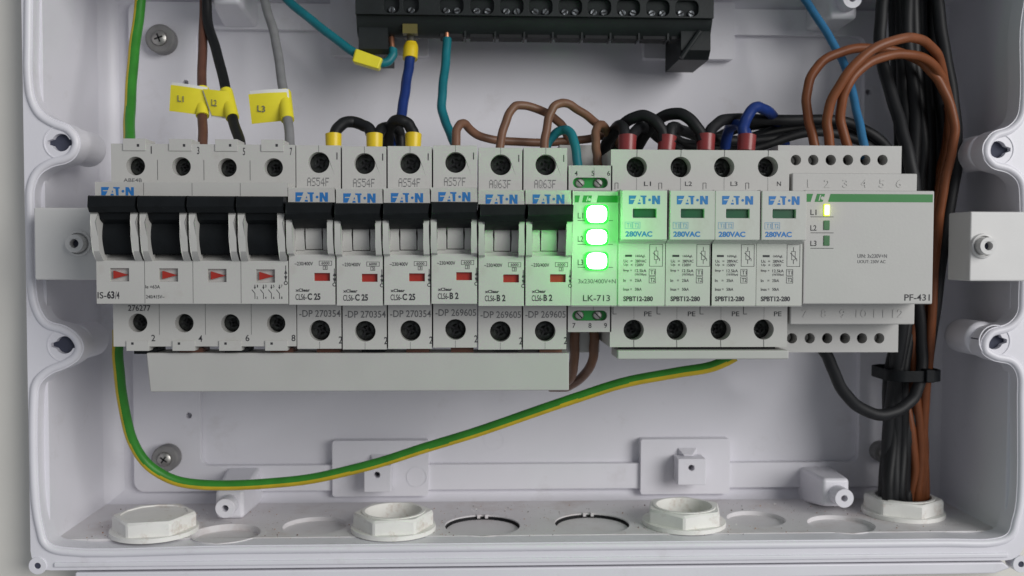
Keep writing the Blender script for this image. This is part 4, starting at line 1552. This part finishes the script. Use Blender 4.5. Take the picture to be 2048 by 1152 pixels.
wire('brown_wire', 'rust brown wire making the lower inner loop into the phase switch',
     [(1698, 310, 76), (1692, 280, 77), (1681, 240, 78), (1684, 200, 80), (1702, 160, 81), (1735, 128, 80), (1780, 110, 77), (1825, 110, 73), (1862, 126, 67), (1884, 158, 61), (1899, 210, 56),
      (1900, 270, 51), (1885, 350, 47), (1866, 450, 44), (1850, 580, 42), (1838, 700, 40), (1845, 820, 38), (1848, 920, 36), (1842, 1000, 34), (1842, 1040, 33)], RO, W_ORG, group=GO)
wire('brown_wire', 'rust brown wire on the outer right of the bundle, arching before the black ones',
     [(1829, 112, 66), (1850, 130, 63), (1877, 160, 62), (1898, 205, 61), (1909, 255, 60), (1904, 305, 58), (1888, 370, 55), (1878, 440, 52), (1868, 560, 49), (1862, 660, 46), (1854, 760, 42), (1848, 860, 38), (1850, 1000, 34), (1848, 1040, 33)], RO, W_ORG, group=GO)
wire('brown_wire', 'rust brown wire nearest the black ones in the lower bundle',
     [(1899, 207, 47), (1897, 260, 44), (1880, 340, 41), (1852, 430, 38), (1834, 560, 36), (1826, 700, 36), (1814, 780, 37), (1822, 860, 38), (1830, 940, 36), (1822, 1000, 34), (1820, 1040, 33)], RO, W_ORG, group=GO)
wire('brown_wire', 'rust brown wire in the middle of the lower brown strands',
     [(1902, 225, 48), (1896, 300, 45), (1872, 400, 42), (1848, 520, 42), (1828, 640, 44), (1827, 720, 42), (1834, 800, 40), (1842, 900, 37), (1834, 1000, 35), (1832, 1040, 33)], RO, W_ORG, group=GO)
wire('sky_blue_wire', 'light blue wire dropping from the top into the phase switch',
     [(1590, -30, 40), (1625, 22, 44), (1660, 75, 50), (1688, 130, 56), (1706, 190, 64), (1719, 245, 72), (1727, 290, 78), (1730, 315, 80)], 1.8, W_SKY)

# black bundle
GK = 'black wires of the thick right bundle'
wire('black_wire', 'black wire at the left bundle edge, bending forward beside the phase switch',
     [(1772, -40, 44), (1762, 30, 46), (1760, 90, 48), (1772, 150, 52), (1790, 215, 58), (1806, 270, 64), (1820, 320, 68), (1828, 380, 68), (1828, 450, 64), (1815, 560, 56), (1800, 680, 48), (1786, 780, 42), (1774, 900, 36), (1768, 1000, 34), (1776, 1040, 33)], 2.7, W_BLK2, group=GK)
wire('black_wire', 'black wire on the far right edge of the bundle beside the cabinet wall',
     [(1870, -40, 46), (1880, 40, 48), (1890, 110, 50), (1902, 180, 52), (1912, 260, 52), (1912, 330, 50), (1900, 400, 50), (1888, 480, 48), (1874, 580, 46), (1860, 680, 43), (1846, 760, 40), (1830, 860, 35), (1812, 960, 33), (1806, 1040, 31)], 2.7, W_BLK2, group=GK)
LB = 'one of the black wires packed inside the thick bundle at right'
xs = [(1788, 1802, 1802, 1778, 1776), (1802, 1816, 1808, 1788, 1776), (1816, 1830, 1816, 1796, 1788), (1828, 1846, 1824, 1806, 1800), (1842, 1860, 1834, 1816, 1810), (1856, 1876, 1842, 1826, 1796),
      (1868, 1890, 1856, 1840, 1790), (1795, 1840, 1812, 1784, 1780), (1835, 1878, 1848, 1800, 1814)]
for i, (a, b, c, d, f) in enumerate(xs):
    hh = (38, 42, 45, 44, 40, 36, 40, 28, 28)[i]
    rj = lambda s: random.uniform(-s, s)
    wire('black_wire', LB, [(a, -40, hh), (a + rj(3), 80, hh), ((a + b) / 2 + rj(4), 180, hh + rj(3)), (b, 290, hh), (b + rj(4) - 4, 400, hh), ((b + c) / 2, 520, hh - 1), (c, 640, hh - 2), (d, 750, hh - 4 + (3 if i in (1, 2, 3) else 0)),
                                 ((d + f) / 2 + rj(3), 880, min(hh, 40) - 3), (f, 985, 36 + (3.5 if i in (0, 1, 2, 3) else -2)), (f + 2, 1044, 33)], 2.75, W_BLK if i % 2 else W_BLK2, group='black wires packed inside the right bundle')
wire('black_cable', 'thick black cable hanging in a U from the phase switch to the bundle',
     [(1642, 690, 70), (1656, 716, 69), (1672, 755, 67), (1695, 792, 64), (1725, 819, 61), (1758, 829, 59), (1792, 823, 57), (1820, 803, 55), (1836, 775, 51), (1844, 742, 47), (1842, 680, 45), (1836, 600, 47), (1832, 560, 46)], 2.6, W_BLK2, cat='cable')

# cable tie
tie = thing('cable_tie', 'black cable tie wrapped round the right wire bundle', 'cable tie', (*P(1815, 750, 42), 42))
ring_o, ring_i = [], []
cx, _ = P(1816, 750, 42)
g = M().use(BLK)
zt_, zb_ = P(1815, 737, 48)[1], P(1815, 764, 48)[1]
g.xf = lambda a, b, c: (a, c, b)
g.plate(rrect(cx - 12.6, cx + 12.4, 26, 53, 7), [rrect(cx - 11.6, cx + 11.4, 27, 52, 6)], zb_ + .5, zt_ - .5)
g.build('strap', tie, bevel=0.4)
g = M().use(BLK)
tx, tz = P(1860, 752, 54)
g.box(tx - 1.8, tx + 2.2, tz - 3.0, tz + 2.8, 46, 54.5)
g.build('tie_head', tie, bevel=0.5)


# ================================================================== yellow marker tags
def tagflag(label, corners, hh, wire_edge, text, tb_, bend=1.5, wrap=None):
    """a folded sticker: front sheet, white backing sheet, sleeve round the wire"""
    c = [P3(a, b, hh) for a, b in corners]                 # TL, TR, BR, BL
    t = thing('wire_tag', label, 'wire tag', (*P(*corners[0], hh), hh), 'yellow wire tags')

    def sheet(m, off, shift, tk):
        n = 8
        vs = []; fs = []
        for layer in (0, 1):
            for j in range(2):
                for i in range(n + 1):
                    u = i / n
                    A, B = (c[0], c[1]) if j == 0 else (c[3], c[2])
                    x = A[0] + (B[0] - A[0]) * u + shift[0]; z = A[1] + (B[1] - A[1]) * u + shift[1]
                    vs.append((x, z, hh + off - layer * tk + bend * math.sin(u * math.pi * .9) * (1 if j == 0 else .5)))
        q = n + 1
        for i in range(n):
            fs += [(i, q + i, q + i + 1, i + 1), (2 * q + i, 2 * q + i + 1, 3 * q + i + 1, 3 * q + i), (i, i + 1, 2 * q + i + 1, 2 * q + i), (q + i, 3 * q + i, 3 * q + i + 1, q + i + 1)]
        fs += [(0, 2 * q, 3 * q, q), (n, q + n, 3 * q + n, 2 * q + n)]
        m.add(vs, fs)
    m = M().use(TAG)
    sheet(m, .3, (0, 0), .25)
    m.build('flag', t)
    m = M().use(TAGW)
    sheet(m, -.15, (wrap[1], wrap[2]) if wrap else (.3, 1.2), .25)
    m.build('backing', t)
    m = M().use(TAG)
    m.tube([P3(*p) for p in wire_edge], 2.72, 14)
    m.build('sleeve', t)
    m = M().use(GINK)
    x0, z1 = P(tb_[0], tb_[1], hh); x1, z0 = P(tb_[2], tb_[3], hh)
    vs, fs = TXT[(text, 0.0)]
    xa, xb = (c[3][0] + c[0][0]) / 2, (c[2][0] + c[1][0]) / 2
    out = []
    for u, v in vs:
        x = x0 + u * (x1 - x0)
        uu = (x - xa) / (xb - xa)
        out.append((x, z0 + v * (z1 - z0) - u * .4, hh + .5 + bend * math.sin(max(0, min(1, uu)) * math.pi * .9)))
    m.add(out, fs)
    m.build('printed_marking', t, smooth=0)


tagflag('yellow tag reading L1 on the dull brown wire', [(342, 170), (414, 181), (414, 232), (339, 222)], 66, [(405, 178, 61), (405, 232, 67)], 'L1', (357, 191.5, 370, 204))
tagflag('yellow tag reading L2 on the black wire', [(406, 178), (458, 184), (469, 237), (424, 231)], 68, [(452, 183, 62), (465, 236, 70.5)], 'L2', (424, 199, 435, 212), bend=.8, wrap=(0, -.3, -.5))
tagflag('yellow tag reading L3 on the grey wire', [(497, 189), (574, 185), (580, 241), (504, 248)], 68, [(569, 186, 64), (575, 240, 72)], 'L3', (516, 211, 532, 224), bend=1.2, wrap=(0, .5, 1.5))
# sleeve tag on the teal wire
m = M().use(TAG)
c = [(711, 97), (766, 117), (757, 139), (704, 123)]
m.plate([P(a, b, 45) for a, b in c], [], 39, 46)
o = m.build('wire_tag', bevel=0.8)
tag(o, 'blank yellow sleeve tag on the slanting teal wire', 'wire tag', 'yellow wire tags')

for o in S.objects:
    if '_o' in o:
        del o['_o']
